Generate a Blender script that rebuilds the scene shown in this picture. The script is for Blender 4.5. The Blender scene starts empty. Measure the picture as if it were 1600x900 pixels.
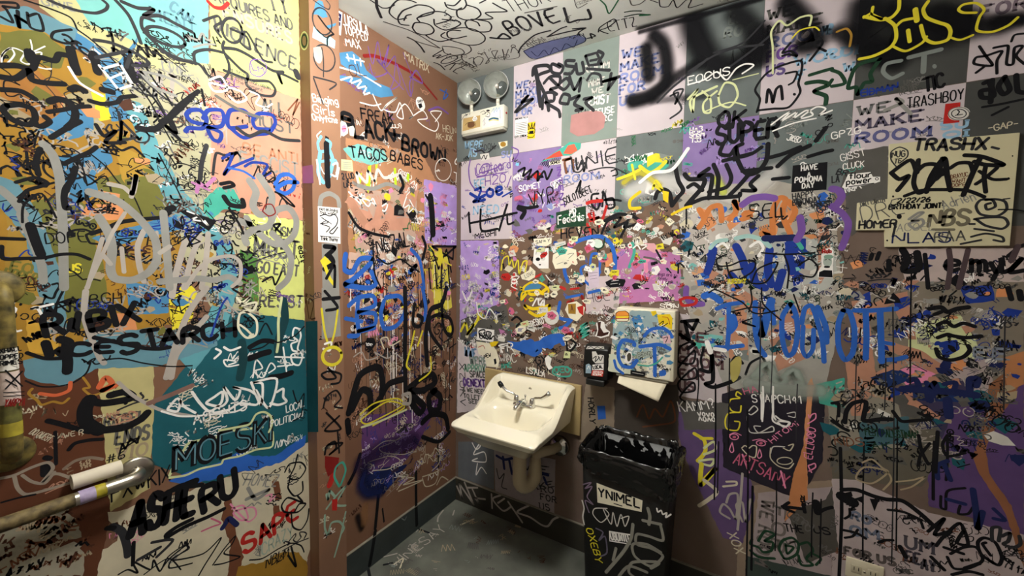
import bpy, bmesh, math, random
from mathutils import Vector, Matrix

# ------------------------------------------------------------------ camera
FPX = 606.88                      # focal length in pixels of a 1600 px wide frame
YAW, PITCH, ROLL = -0.544072, 0.0627907, 0.0131
CAM = Vector((1.636, -1.995, 1.600))
FWD = Vector((math.sin(YAW)*math.cos(PITCH), math.cos(YAW)*math.cos(PITCH), -math.sin(PITCH)))
_r = Vector((math.cos(YAW), -math.sin(YAW), 0)); _u = _r.cross(FWD)
RGT = _r*math.cos(ROLL) + _u*math.sin(ROLL); UPV = -_r*math.sin(ROLL) + _u*math.cos(ROLL)
scene = bpy.context.scene
COL = scene.collection
cd = bpy.data.cameras.new('camera'); cd.sensor_width = 36; cd.lens = FPX/1600*36; cd.clip_start = 0.02
cam = bpy.data.objects.new('camera', cd); COL.objects.link(cam)
cam.matrix_world = Matrix(((RGT.x, UPV.x, -FWD.x, CAM.x), (RGT.y, UPV.y, -FWD.y, CAM.y), (RGT.z, UPV.z, -FWD.z, CAM.z), (0, 0, 0, 1)))
scene.camera = cam
# ------------------------------------------------------------------ world, light, exposure
scene.view_settings.view_transform = 'Standard'; scene.view_settings.look = 'None'
scene.view_settings.gamma = 1; scene.view_settings.use_curve_mapping = False
scene.view_settings.exposure = -0.02
w = bpy.data.worlds.new('world'); scene.world = w; w.use_nodes = True
w.node_tree.nodes['Background'].inputs[0].default_value = (0.05, 0.05, 0.05, 1)
w.node_tree.nodes['Background'].inputs[1].default_value = 0.3
LAMP = Vector((0.84, -1.12, 2.745))     # flattened globe lamp on the ceiling, above the frame
LAMP_E = 175; LAMP_COL = (1.0, 0.965, 0.90)
CEIL = 2.745

# ------------------------------------------------------------------ helpers
def lin(h):
    h = h.lstrip('#'); o = []
    for i in (0, 2, 4):
        c = int(h[i:i+2], 16)/255
        o.append(c/12.92 if c <= .04045 else ((c+.055)/1.055)**2.4)
    return tuple(o)
MATS = {}
def mat(name, hexc, rough=.55, metal=0, var=.10, scale=9., spec=.35, bump=0, trans=0, hex2=None, coat=0, ior=1.45):
    if name in MATS: return MATS[name]
    m = bpy.data.materials.new(name); m.use_nodes = True; nt = m.node_tree; b = nt.nodes['Principled BSDF']
    c = lin(hexc); b.inputs['Roughness'].default_value = rough; b.inputs['Metallic'].default_value = metal
    b.inputs['Specular IOR Level'].default_value = spec; b.inputs['IOR'].default_value = ior
    if trans: b.inputs['Transmission Weight'].default_value = trans
    if coat: b.inputs['Coat Weight'].default_value = coat; b.inputs['Coat Roughness'].default_value = .08
    tc = nt.nodes.new('ShaderNodeTexCoord')
    n = nt.nodes.new('ShaderNodeTexNoise'); n.inputs['Scale'].default_value = scale; n.inputs['Detail'].default_value = 6
    nt.links.new(tc.outputs['Object'], n.inputs['Vector'])
    r = nt.nodes.new('ShaderNodeValToRGB'); r.color_ramp.elements[0].position = .3; r.color_ramp.elements[1].position = .7
    c2 = lin(hex2) if hex2 else tuple(min(1, x*(1+var)) for x in c)
    c1 = c if hex2 else tuple(x*(1-var) for x in c)
    r.color_ramp.elements[0].color = (*c1, 1); r.color_ramp.elements[1].color = (*c2, 1)
    nt.links.new(n.outputs['Fac'], r.inputs['Fac']); nt.links.new(r.outputs['Color'], b.inputs['Base Color'])
    if bump:
        bp = nt.nodes.new('ShaderNodeBump'); bp.inputs['Strength'].default_value = bump; bp.inputs['Distance'].default_value = .004
        n2 = nt.nodes.new('ShaderNodeTexNoise'); n2.inputs['Scale'].default_value = scale*6; n2.inputs['Detail'].default_value = 4
        nt.links.new(tc.outputs['Object'], n2.inputs['Vector']); nt.links.new(n2.outputs['Fac'], bp.inputs['Height'])
        nt.links.new(bp.outputs['Normal'], b.inputs['Normal'])
    m.diffuse_color = (*c, 1)
    MATS[name] = m; return m
PAL = dict(k='#121216', K='#2c2c30', w='#ece9e6', W='#cfccc6', g='#8b8a86', G='#5c5b58', b='#2c5eb4', B='#1c3488', n='#1b2350', l='#74b6da',
           t='#43a08e', T='#1d5560', y='#d8ca34', Y='#e0c020', o='#cf8a5c', s='#c08c76', S='#b0806a', r='#b02824', R='#7c1f1c', p='#e088ac', P='#c2607f',
           u='#6f4d96', U='#ab8fcf', m='#b072a4', e='#2a6a44', E='#1c3a28', c='#e6dfc8', C='#c9c0a8', a='#74b4b0', f='#c8ce7a', F='#bab584', d='#9c762c', D='#696832', x='#6f4530', X='#4a2c20',
           v='#7f88b8', V='#8fb4d0', j='#b6dc2c', q='#5f8796', h='#467ca4', z='#9f8f76', i='#c9cf9c', H='#787f7c', N='#54524f', L='#a59d96')
def paint(c): return mat('paint_'+(c if c in PAL else c.lstrip('#')) + ('' if c.islower() else '_b'), PAL.get(c, c), rough=.68, var=.09, scale=14, spec=.16)
def soft_mat(c, strength=1.0):
    nm = 'spray_%s_%d' % (c, int(strength*100))
    if nm in MATS: return MATS[nm]
    m = bpy.data.materials.new(nm); m.use_nodes = True; nt = m.node_tree; b = nt.nodes['Principled BSDF']
    b.inputs['Base Color'].default_value = (*lin(PAL.get(c, c)), 1); b.inputs['Roughness'].default_value = .8; b.inputs['Specular IOR Level'].default_value = .12
    uv = nt.nodes.new('ShaderNodeUVMap'); sp = nt.nodes.new('ShaderNodeSeparateXYZ')
    nt.links.new(uv.outputs['UV'], sp.inputs[0])
    mr = nt.nodes.new('ShaderNodeMapRange'); mr.interpolation_type = 'SMOOTHSTEP'
    mr.inputs['From Min'].default_value = 1.0; mr.inputs['From Max'].default_value = 0.15
    mr.inputs['To Min'].default_value = 0; mr.inputs['To Max'].default_value = strength
    nt.links.new(sp.outputs['X'], mr.inputs['Value'])
    nt.links.new(mr.outputs['Result'], b.inputs['Alpha'])
    MATS[nm] = m; return m

WORLD = {}     # world position of every empty (no rotations are used on parents)
def wloc(o): return WORLD.get(o.name, Vector((0, 0, 0))) if o else Vector((0, 0, 0))
def mesh_obj(name, verts, faces, mats, parent=None, mi=None, smooth=False, uvs=None):
    off = wloc(parent)
    me = bpy.data.meshes.new(name); me.from_pydata([tuple(Vector(v)-off) for v in verts], [], faces)
    for m in (mats if isinstance(mats, (list, tuple)) else [mats]): me.materials.append(m)
    if mi: me.polygons.foreach_set('material_index', mi)
    if smooth: me.polygons.foreach_set('use_smooth', [True]*len(me.polygons))
    if uvs:
        L = me.uv_layers.new(name='UVMap'); k = 0
        for p in me.polygons:
            for li in p.loop_indices: L.data[li].uv = (uvs[me.loops[li].vertex_index], 0)
    me.update()
    o = bpy.data.objects.new(name, me); COL.objects.link(o)
    if parent:
        o.parent = parent; WORLD[o.name] = off.copy()
    return o
def empty(name, loc):
    o = bpy.data.objects.new(name, None); COL.objects.link(o); o.location = loc; o.empty_display_size = .05
    WORLD[o.name] = Vector(loc); return o
def tag(o, label=None, cat=None, group=None, kind=None):
    if label: o['label'] = label
    if cat: o['category'] = cat
    if group: o['group'] = group
    if kind: o['kind'] = kind
    return o
def bm_obj(name, bm, m, parent=None, smooth=False, bevel=0, seg=2, sub=0):
    off = wloc(parent)
    if bevel: bmesh.ops.bevel(bm, geom=[e for e in bm.edges], offset=bevel, segments=seg, affect='EDGES', profile=.5)
    bmesh.ops.recalc_face_normals(bm, faces=bm.faces)
    for v in bm.verts: v.co -= off
    me = bpy.data.meshes.new(name); bm.to_mesh(me); bm.free()
    for mm in (m if isinstance(m, (list, tuple)) else [m]): me.materials.append(mm)
    if smooth: me.polygons.foreach_set('use_smooth', [True]*len(me.polygons))
    o = bpy.data.objects.new(name, me); COL.objects.link(o)
    if sub:
        md = o.modifiers.new('sub', 'SUBSURF'); md.levels = sub; md.render_levels = sub
    if parent: o.parent = parent; WORLD[o.name] = off.copy()
    return o
def box(bm, lo, hi):
    vs = [bm.verts.new((x, y, z)) for z in (lo[2], hi[2]) for y in (lo[1], hi[1]) for x in (lo[0], hi[0])]
    for f in ((0, 2, 3, 1), (4, 5, 7, 6), (0, 1, 5, 4), (2, 6, 7, 3), (0, 4, 6, 2), (1, 3, 7, 5)): bm.faces.new([vs[i] for i in f])
def bx(name, lo, hi, m, parent=None, bevel=0, seg=2):
    bm = bmesh.new(); box(bm, lo, hi); return bm_obj(name, bm, m, parent, bevel > 0, bevel, seg)
def tube(bm, pts, rad, seg=14, caps=True):
    """sweep a circle along points; rad is a number or a list"""
    pts = [Vector(p) for p in pts]; n = len(pts); rad = rad if isinstance(rad, (list, tuple)) else [rad]*n
    rings = []; ref = None
    for i in range(n):
        t = (pts[min(i+1, n-1)]-pts[max(i-1, 0)]).normalized()
        if ref is None: ref = t.orthogonal().normalized()
        ref = (ref - t*ref.dot(t)).normalized(); b = t.cross(ref)
        rings.append([bm.verts.new(pts[i]+(ref*math.cos(2*math.pi*k/seg)+b*math.sin(2*math.pi*k/seg))*rad[i]) for k in range(seg)])
    for a, b in zip(rings, rings[1:]):
        for k in range(seg): bm.faces.new((a[k], a[(k+1) % seg], b[(k+1) % seg], b[k]))
    if caps: bm.faces.new(rings[0][::-1]); bm.faces.new(rings[-1])
def arc(c, a, b, r, t0, t1, n=8): return [Vector(c)+Vector(a)*r*math.cos(t0+(t1-t0)*i/n)+Vector(b)*r*math.sin(t0+(t1-t0)*i/n) for i in range(n+1)]

# ------------------------------------------------------------------ flat surfaces that carry paint
class Surf:
    def __init__(s, point, normal, up, parent=None, start=.0004, step=.00001):
        s.p = Vector(point); s.n = Vector(normal).normalized(); s.b = (Vector(up)-s.n*Vector(up).dot(s.n)).normalized()
        s.a = s.b.cross(s.n); s.parent = parent; s.off = start; s.step = step; s.grid = {}; s.top = start
    def hit(s, x, y):                       # photo pixel -> (u, v) on this plane
        d = FWD + RGT*((x-800)/FPX) + UPV*((450-y)/FPX)
        q = CAM + d*((s.p-CAM).dot(s.n)/d.dot(s.n)) - s.p
        return Vector((q.dot(s.a), q.dot(s.b)))
    def pos(s, uv, off): return s.p + s.a*uv[0] + s.b*uv[1] + s.n*off
    def scale(s, uv):                       # metres per pixel there
        return (s.pos(uv, 0)-CAM).dot(FWD)/FPX
SURF = {}
GLY = {'A': '0 0 2 6 4 0;.8 2.1 3.2 2.1', 'B': '0 0 0 6 2.6 6 3.6 5.2 3.4 3.8 2.4 3.2 0 3.2;2.4 3.2 4 2.4 3.8 .7 2.6 0 0 0', 'C': '4 5 3 6 1.2 6 0 4.6 0 1.4 1.2 0 3 0 4 1',
'D': '0 0 0 6 2.2 6 4 4.4 4 1.6 2.2 0 0 0', 'E': '3.8 6 0 6 0 0 3.8 0;0 3.1 2.9 3.1', 'F': '3.8 6 0 6 0 0;0 3.1 2.9 3.1', 'G': '4 5 3 6 1.2 6 0 4.6 0 1.4 1.2 0 3 0 4 1 4 2.8 2.4 2.8',
'H': '0 0 0 6;4 0 4 6;0 3 4 3', 'I': '0 0 0 6', 'J': '3 6 3 1.2 2 0 1 0 0 1.2', 'K': '0 0 0 6;4 6 0 2.8;1.2 3.6 4 0', 'L': '0 6 0 0 3.6 0', 'M': '0 0 0 6 2.4 2 4.8 6 4.8 0', 'N': '0 0 0 6 4 0 4 6',
'O': '2 6 .7 5.4 0 4 0 2 .7 .6 2 0 3.3 .6 4 2 4 4 3.3 5.4 2 6', 'P': '0 0 0 6 2.8 6 4 5 4 3.8 2.8 2.8 0 2.8', 'Q': '2 6 .7 5.4 0 4 0 2 .7 .6 2 0 3.3 .6 4 2 4 4 3.3 5.4 2 6;2.6 1.6 4.4 -.6', 'R': '0 0 0 6 2.8 6 4 5.1 4 3.9 2.8 3 0 3;2 3 4 0',
'S': '3.8 5 2.8 6 1 6 0 5 .4 3.6 3.4 2.6 4 1.2 3 0 1 0 0 1', 'T': '0 6 4 6;2 6 2 0', 'U': '0 6 0 1.4 1.2 0 2.8 0 4 1.4 4 6', 'V': '0 6 2 0 4 6', 'W': '0 6 1.2 0 2.5 4.4 3.8 0 5 6', 'X': '0 0 4 6;0 6 4 0', 'Y': '0 6 2 3 4 6;2 3 2 0', 'Z': '0 6 4 6 0 0 4 0',
'0': '2 6 .4 5 0 3 .4 1 2 0 3.6 1 4 3 3.6 5 2 6', '1': '.4 4.8 1.6 6 1.6 0', '2': '0 4.8 1 6 3 6 4 4.8 3.6 3.4 0 0 4 0', '3': '0 5.4 1.4 6 3.4 5.4 3.2 3.8 1.6 3.2 3.6 2.6 3.8 .8 2 0 0 .6', '4': '3 0 3 6 0 2 4 2', '5': '3.8 6 .4 6 .2 3.4 2.4 3.8 4 2.6 3.4 .6 1.6 0 0 .6', '6': '3.4 6 1 4.4 0 2 1 0 3 0 4 1.6 3 3.2 .6 2.6',
'7': '0 6 4 6 1.4 0', '8': '2 3.2 .4 4.4 1 6 3 6 3.6 4.4 2 3.2 0 1.6 1 0 3 0 4 1.6 2 3.2', '9': '3.6 3.4 1.4 2.8 .2 4.4 1 6 3 6 3.8 4.6 3 0', '+': '0 3 4 3;2 1 2 5', '-': '0 3 3 3', '.': '.2 .2 .5 .2', '/': '0 0 3 6', '!': '0 2 0 6;0 .1 0 .4', '?': '0 5 1.4 6 3.2 5 2.8 3.6 1.6 2.6 1.6 1.8;1.6 .1 1.6 .4', '&': '4 0 .8 4.6 1.6 6 2.8 5 0 2 1 0 2.6 .2 4 2.2', '"': '0 6 0 4.6;1 6 1 4.6', ':': '.2 1 .4 1;.2 4 .4 4', "'": '0 6 0 4.8', '#': '1 0 1.6 6;2.8 0 3.4 6;0 2 4 2;.4 4 4.4 4', '*': '0 2 3 5;0 5 3 2;1.5 1.4 1.5 5.6',
'a': '3 3 1.6 3.8 .2 3 0 1 1 0 2.4 .4 3 2;3 3.6 3 0', 'b': '0 6 0 0;0 2.6 1.6 3.6 3 2.6 3 1 1.6 0 0 .8', 'c': '3 3 1.6 3.8 .2 2.8 .2 1 1.6 0 3 .6', 'd': '3 6 3 0;3 2.6 1.6 3.6 0 2.6 0 1 1.6 0 3 .8', 'e': '.2 1.8 3 2 2.6 3.4 1.2 3.8 .2 2.6 .4 .8 1.6 0 3 .6', 'f': '3 5.4 2 6 1.2 5 1.2 0;0 3.6 2.6 3.6', 'g': '3 3 1.6 3.8 .2 2.8 .4 1 1.8 .4 3 1.4;3 3.6 3 -1.2 1.6 -2 .2 -1.2', 'h': '0 6 0 0;0 2.6 1.6 3.8 3 2.8 3 0', 'i': '0 3.6 0 0;0 5 0 5.3', 'k': '0 6 0 0;2.8 3.6 0 1.6;1 2.2 3 0', 'l': '0 6 0 0', 'm': '0 3.6 0 0;0 2.8 1.2 3.8 2.2 2.8 2.2 0;2.2 2.8 3.4 3.8 4.4 2.8 4.4 0', 'n': '0 3.6 0 0;0 2.6 1.6 3.8 3 2.8 3 0', 'o': '1.6 3.8 .2 2.8 .2 1 1.6 0 3 1 3 2.8 1.6 3.8', 'p': '0 3.6 0 -2;0 2.8 1.6 3.8 3 2.8 3 1 1.6 0 0 .8', 'r': '0 3.6 0 0;0 2.4 1.4 3.8 2.6 3.6', 's': '2.8 3.2 1.4 3.8 .2 3 2.6 1.2 1.6 0 0 .6', 't': '1.2 5.4 1.2 .6 2.4 0;0 3.8 2.6 3.8', 'u': '0 3.6 0 1 1.2 0 3 1.2;3 3.6 3 0', 'v': '0 3.6 1.4 0 2.8 3.6', 'w': '0 3.6 1 0 2.2 3 3.4 0 4.4 3.6', 'x': '0 0 3 3.6;0 3.6 3 0', 'y': '0 3.6 1.6 .4;3.2 3.6 .8 -2', 'z': '0 3.6 3 3.6 0 0 3 0'}
ROUND = set('BCDGJOPQRSU023689&acdegopqsuhmnr?')
GL = {k: [[(float(a), float(b)) for a, b in zip(q.split()[::2], q.split()[1::2])] for q in v.split(';')] for k, v in GLY.items()}
def chaikin(pts, n=1):
    for _ in range(n):
        if len(pts) < 3: return pts
        out = [pts[0]]
        for p, q in zip(pts, pts[1:]): out += [p*.75+q*.25, p*.25+q*.75]
        out.append(pts[-1]); pts = out
    return pts
def crom(pts, n=4):
    if len(pts) < 3 or n < 2: return pts
    out = []
    for i in range(len(pts)-1):
        p0, p1, p2, p3 = pts[max(i-1, 0)], pts[i], pts[i+1], pts[min(i+2, len(pts)-1)]
        m1, m2 = (p2-p0)*.42, (p3-p1)*.42; L = (p2-p1).length
        if m1.length > L: m1 = m1*(L/m1.length)
        if m2.length > L: m2 = m2*(L/m2.length)
        for k in range(n):
            t = k/n; t2 = t*t; t3 = t2*t
            out.append(p1*(2*t3-3*t2+1)+m1*(t3-2*t2+t)+p2*(-2*t3+3*t2)+m2*(t3-t2))
    return out+[pts[-1]]
def nums(s):
    if isinstance(s, str): v = [float(x) for x in s.split()]; return list(zip(v[::2], v[1::2]))
    return list(s)
RND = random.Random(7)
class D:
    """a painted tag: strokes, letters and filled shapes lying on one surface; o, k turn zoomed-view pixels into photo pixels"""
    def __init__(s, surf, ox=0, oy=0, k=None):
        s.S = SURF[surf]; s.ox, s.oy = ox, oy; s.k = k or (4. if (ox or oy) else 1.)
        s.V, s.F, s.M, s.U, s.mats, s.soft_used = [], [], [], [], [], False
        s.off = s.S.off
    def lay(s, uvs, w=0, area=False, extra=0):
        """coats pile up only where they overlap: look up the thickest coat under this one and go just above it"""
        C = .016; S = s.S; cells = set(); h = w/2
        if area or len(uvs) < 2:
            x0, x1 = min(q[0] for q in uvs)-h, max(q[0] for q in uvs)+h; y0, y1 = min(q[1] for q in uvs)-h, max(q[1] for q in uvs)+h
            for i in range(int(x0//C), int(x1//C)+1):
                for j in range(int(y0//C), int(y1//C)+1): cells.add((i, j))
        else:
            for a, b in zip(uvs, uvs[1:]):
                n = int((Vector(b)-Vector(a)).length/(C*.6))+1
                for k in range(n+1):
                    x, y = a[0]+(b[0]-a[0])*k/n, a[1]+(b[1]-a[1])*k/n
                    for i in range(int((x-h)//C), int((x+h)//C)+1):
                        for j in range(int((y-h)//C), int((y+h)//C)+1): cells.add((i, j))
        g = S.grid; s.off = max((g.get(c, S.off) for c in cells), default=S.off)+S.step+extra
        for c in cells: g[c] = s.off
        S.top = max(S.top, s.off)
    def px(s, x, y): return (s.ox+x/s.k, s.oy+y/s.k)
    def uv(s, x, y): return s.S.hit(*s.px(x, y))
    def mi(s, m):
        if m not in s.mats: s.mats.append(m)
        return s.mats.index(m)
    def addf(s, uvs, m, dist=None):
        i = len(s.V); s.V += [s.S.pos(q, s.off) for q in uvs]; s.F.append(tuple(range(i, i+len(uvs)))); s.M.append(m); s.U += dist or [0]*len(uvs)
    def puv(s, c, uvs, extra=0):
        s.lay(uvs, 0, True, extra); m = s.mi(paint(c))
        # triangulate so that concave outlines fill properly
        from mathutils.geometry import tessellate_polygon
        tri = tessellate_polygon([[Vector((q[0], q[1], 0)) for q in uvs]])
        i = len(s.V); s.V += [s.S.pos(q, s.off) for q in uvs]; s.U += [0]*len(uvs)
        for t in tri: s.F.append(tuple(i+k for k in t)); s.M.append(m)
        return s
    def p(s, c, pts, sm=0, jag=0):
        q = [s.uv(*p) for p in nums(pts)]
        if jag:
            out = []
            for a, b in zip(q, q[1:]+q[:1]):
                n = max(1, int((b-a).length/.012))
                for i in range(n): out.append(a.lerp(b, i/n)+Vector((RND.uniform(-jag, jag), RND.uniform(-jag, jag))))
            q = out
        if sm: q = chaikin(q+[q[0]], sm)[:-1]
        return s.puv(c, q)
    def ribbon(s, q, w, m, caps=True):
        # split at sharp corners, each run is a strip with round ends
        runs, cur = [], [q[0]]
        for i in range(1, len(q)):
            if (q[i]-cur[-1]).length < 1e-5: continue
            if len(cur) > 1:
                a = (cur[-1]-cur[-2]).normalized(); b = (q[i]-cur[-1]).normalized()
                if a.dot(b) < .25: runs.append(cur); cur = [cur[-1]]
            cur.append(q[i])
        if len(cur) == 1: cur.append(cur[0]+Vector((w*.1, 0)))
        runs.append(cur); h = w/2
        for r in runs:
            n = len(r); L, R = [], []
            for i in range(n):
                t0 = (r[i]-r[i-1]).normalized() if i else (r[1]-r[0]).normalized()
                t1 = (r[i+1]-r[i]).normalized() if i < n-1 else t0
                t = t0+t1
                t = t.normalized() if t.length > 1e-6 else t0
                nn = Vector((-t.y, t.x))*h
                L.append(r[i]+nn); R.append(r[i]-nn)
            i0 = len(s.V); s.V += [s.S.pos(x, s.off) for x in L]+[s.S.pos(x, s.off) for x in R]; s.U += [0]*(2*n)
            for i in range(n-1): s.F.append((i0+n+i, i0+n+i+1, i0+i+1, i0+i)); s.M.append(m)
            if caps:
                for e, tt in ((r[0], (r[0]-r[1])), (r[-1], (r[-1]-r[-2]))):
                    tt = tt.normalized(); nn = Vector((-tt.y, tt.x))
                    s.addf([e+nn*h*math.cos(a)+tt*h*math.sin(a) for a in (0, .63, 1.26, 1.88, 2.51, 3.1416)], m)
    def suv(s, c, wm, q, sm=2, caps=True, lay=True):
        if lay: s.lay(q, wm, lay == 'area')
        s.ribbon(crom([Vector(x) for x in q], 1 if not sm else 2+2*sm), wm, s.mi(paint(c)), caps); return s
    def s(s, c, wd, pts, sm=2, caps=True):
        q = [s.uv(*p) for p in nums(pts)]
        return s.suv(c, wd/s.k*s.S.scale(q[0]), q, sm, caps)
    def o(s, c, wd, x, y, rx, ry, rot=0, a0=0, a1=360):
        pts = []
        for i in range(25):
            a = math.radians(a0+(a1-a0)*i/24); u, v = rx*math.cos(a), ry*math.sin(a); cr, sr = math.cos(math.radians(rot)), math.sin(math.radians(rot))
            pts.append((x+u*cr-v*sr, y+u*sr+v*cr))
        return s.s(c, wd, pts, 0)
    def e(s, c, x, y, rx, ry, rot=0, n=20):
        cr, sr = math.cos(math.radians(rot)), math.sin(math.radians(rot)); P = []
        for i in range(n):
            a = 2*math.pi*i/n; u, v = rx*math.cos(a), ry*math.sin(a); P.append((x+u*cr-v*sr, y+u*sr+v*cr))
        return s.p(c, P)
    def soft(s, c, wd, pts, strength=1., sm=2):
        q = [s.uv(*p) for p in nums(pts)]; wm = wd/s.k*s.S.scale(q[0]); s.lay(q, wm); m = s.mi(soft_mat(c, strength)); q = crom(q, 5); h = wm/2; n = len(q); s.soft_used = True
        i0 = len(s.V); L, R = [], []
        for i in range(n):
            t = (q[min(i+1, n-1)]-q[max(i-1, 0)])
            t = t.normalized() if t.length > 1e-9 else Vector((1, 0)); nn = Vector((-t.y, t.x))*h; L.append(q[i]+nn); R.append(q[i]-nn)
        for k, arr in enumerate((L, q, R)):
            s.V += [s.S.pos(x, s.off) for x in arr]; s.U += [0 if k == 1 else 1]*n
        for i in range(n-1):
            s.F.append((i0+n+i, i0+n+i+1, i0+i+1, i0+i)); s.M.append(m); s.F.append((i0+2*n+i, i0+2*n+i+1, i0+n+i+1, i0+n+i)); s.M.append(m)
        for e, tt in ((q[0], q[0]-q[min(1, n-1)]), (q[-1], q[-1]-q[max(n-2, 0)])):
            tt = tt.normalized() if tt.length > 1e-9 else Vector((0, 1)); nn = Vector((-tt.y, tt.x))
            ring = [e+nn*h*math.cos(a*math.pi/8)+tt*h*math.sin(a*math.pi/8) for a in range(9)]
            for a, b in zip(ring, ring[1:]): s.addf([e, a, b], m, [0, 1, 1])
        return s
    def t(s, c, wd, text, p0, p1, h, st='h', sl=0., jit=None):
        """text along the baseline p0..p1, h pixels tall; st: h hand, b block, s slab serif"""
        A = s.uv(*p0); B = s.uv(*p1); s.lay([A, B, s.uv(p0[0], p0[1]-h), s.uv(p1[0], p1[1]-h)], 0, True); m = s.mi(paint(c)); wm = wd/s.k*s.S.scale((A+B)/2)*(.74 if st == 'h' and wd/s.k < 3.6 else 1)
        H = (s.uv(p0[0], p0[1]-h)-A).length; H1 = (s.uv(p1[0], p1[1]-h)-B).length
        adv = []; x = 0
        for ch in text:
            if ch == ' ': adv.append((ch, x)); x += 2.6; continue
            g = GL.get(ch, GL.get(ch.upper(), GL['O'])); wdt = max(pt[0] for q in g for pt in q)
            adv.append((ch, x)); x += wdt+(1.5 if st != 's' else 2.0)
        tot = max(x-1.5, .5); ex = (B-A)/tot; ey0 = Vector((-ex.y, ex.x)).normalized()/6
        jit = (.35 if st == 'h' else 0) if jit is None else jit
        for ch, x0 in adv:
            if ch == ' ': continue
            g = GL.get(ch, GL.get(ch.upper(), GL['O'])); dy = RND.uniform(-jit, jit)
            hh = H+(H1-H)*x0/tot
            for q in g:
                pts = [A+ex*(x0+a+sl*b+RND.uniform(-jit, jit)*.6)+ey0*hh*(b+dy+RND.uniform(-jit, jit)*.6) for a, b in q]
                if ch in 'COSGQU0236895&acegosu': pts2 = crom(pts, 3)
                elif st == 'h' or ch in ROUND: pts2 = chaikin(pts, 2 if ch in ROUND else (1 if st == 'h' and len(pts) > 3 else 0))
                else: pts2 = pts
                s.ribbon(pts2, wm, m, st == 'h')
                if st == 's':
                    for (a, b), P in zip((q[0], q[-1]), (pts[0], pts[-1])):
                        if b in (0, 6) and ch not in 'OCSQ' and len(q) > 1:
                            s.ribbon([P-ex*.95, P+ex*.95], wm*.55, m, False)
        return s
    def b(s, name='graffiti_tag', parent='', label=None, kind=None):
        if not s.F: return None
        par = s.S.parent if parent == '' else parent
        ob = mesh_obj(name, s.V, s.F, s.mats, par, s.M, uvs=s.U if s.soft_used else None)
        if label: ob['label'] = label
        if kind: ob['kind'] = kind
        return ob

def inpoly(x, y, P):
    r = False
    for (x0, y0), (x1, y1) in zip(P, P[1:]+P[:1]):
        if (y0 > y) != (y1 > y) and x < (x1-x0)*(y-y0)/(y1-y0)+x0: r = not r
    return r
def scrib(R, kind):
    """an illegible squiggle in a box about 1 x 1 (several strokes)"""
    out = []; V2 = lambda a, b: Vector((a, b))
    if kind == 'c':
        n = R.randint(14, 30); ph = R.uniform(.5, 1.1); out.append([V2(-.9+1.8*i/n+.16*math.cos(i*ph*1.6), .32*math.sin(i*ph)*R.uniform(.5, 1.2)) for i in range(n)])
        if R.random() < .5: out.append([V2(-.8, -.5), V2(.1, -.42), V2(.9, -.5)])
    elif kind == 'z':
        n = R.randint(5, 10); out.append([V2(-.8+1.6*i/n+R.uniform(-.14, .14), (.42 if i % 2 else -.42)*R.uniform(.5, 1.2)) for i in range(n)])
        for _ in range(R.randint(0, 2)): out.append([V2(R.uniform(-.7, .7), R.uniform(-.5, .5)) for _ in range(3)])
    elif kind == 'b':
        n = R.randint(3, 5)
        for i in range(n):
            cx = -.75+1.5*i/(n-1); r1, r2 = R.uniform(.2, .33), R.uniform(.3, .48); a0 = R.uniform(0, 6.28)
            out.append([V2(cx+r1*math.cos(a0+k*.5), r2*math.sin(a0+k*.5)*R.uniform(.9, 1.05)) for k in range(R.randint(9, 13))])
            if R.random() < .6: out.append([V2(cx-.06, .1), V2(cx+.05, R.uniform(-.2, .1))])
    elif kind == 'n':
        n = R.randint(4, 7)
        for i in range(n):
            cx = -.85+1.7*i/(n-1)
            for _ in range(R.randint(1, 3)): out.append([V2(cx+R.uniform(-.15, .15), R.uniform(-.45, .45)) for _ in range(R.randint(2, 4))])
    elif kind == 'm':
        for r in range(R.randint(2, 4)):
            y = .4-.28*r; n = 18
            out.append([V2(-.8+1.6*i/n, y+R.uniform(-.1, .1)) for i in range(n-R.randint(0, 8))])
    elif kind == 'h':
        n = R.randint(7, 13); a = R.uniform(-.6, .6)
        out.append([V2(-.8+1.6*i/n+(a if i % 2 else 0)*.5, .5 if i % 2 else -.5) for i in range(n)])
    elif kind == 'd':
        out.append([V2(0, 0), V2(R.uniform(-.02, .02), -1), V2(R.uniform(-.02, .02), -2.2)])
    elif kind == 'x':
        for _ in range(R.randint(2, 4)): out.append([V2(R.uniform(-.6, .6), R.uniform(-.6, .6)), V2(R.uniform(-.6, .6), R.uniform(-.6, .6))])
    return out
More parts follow.
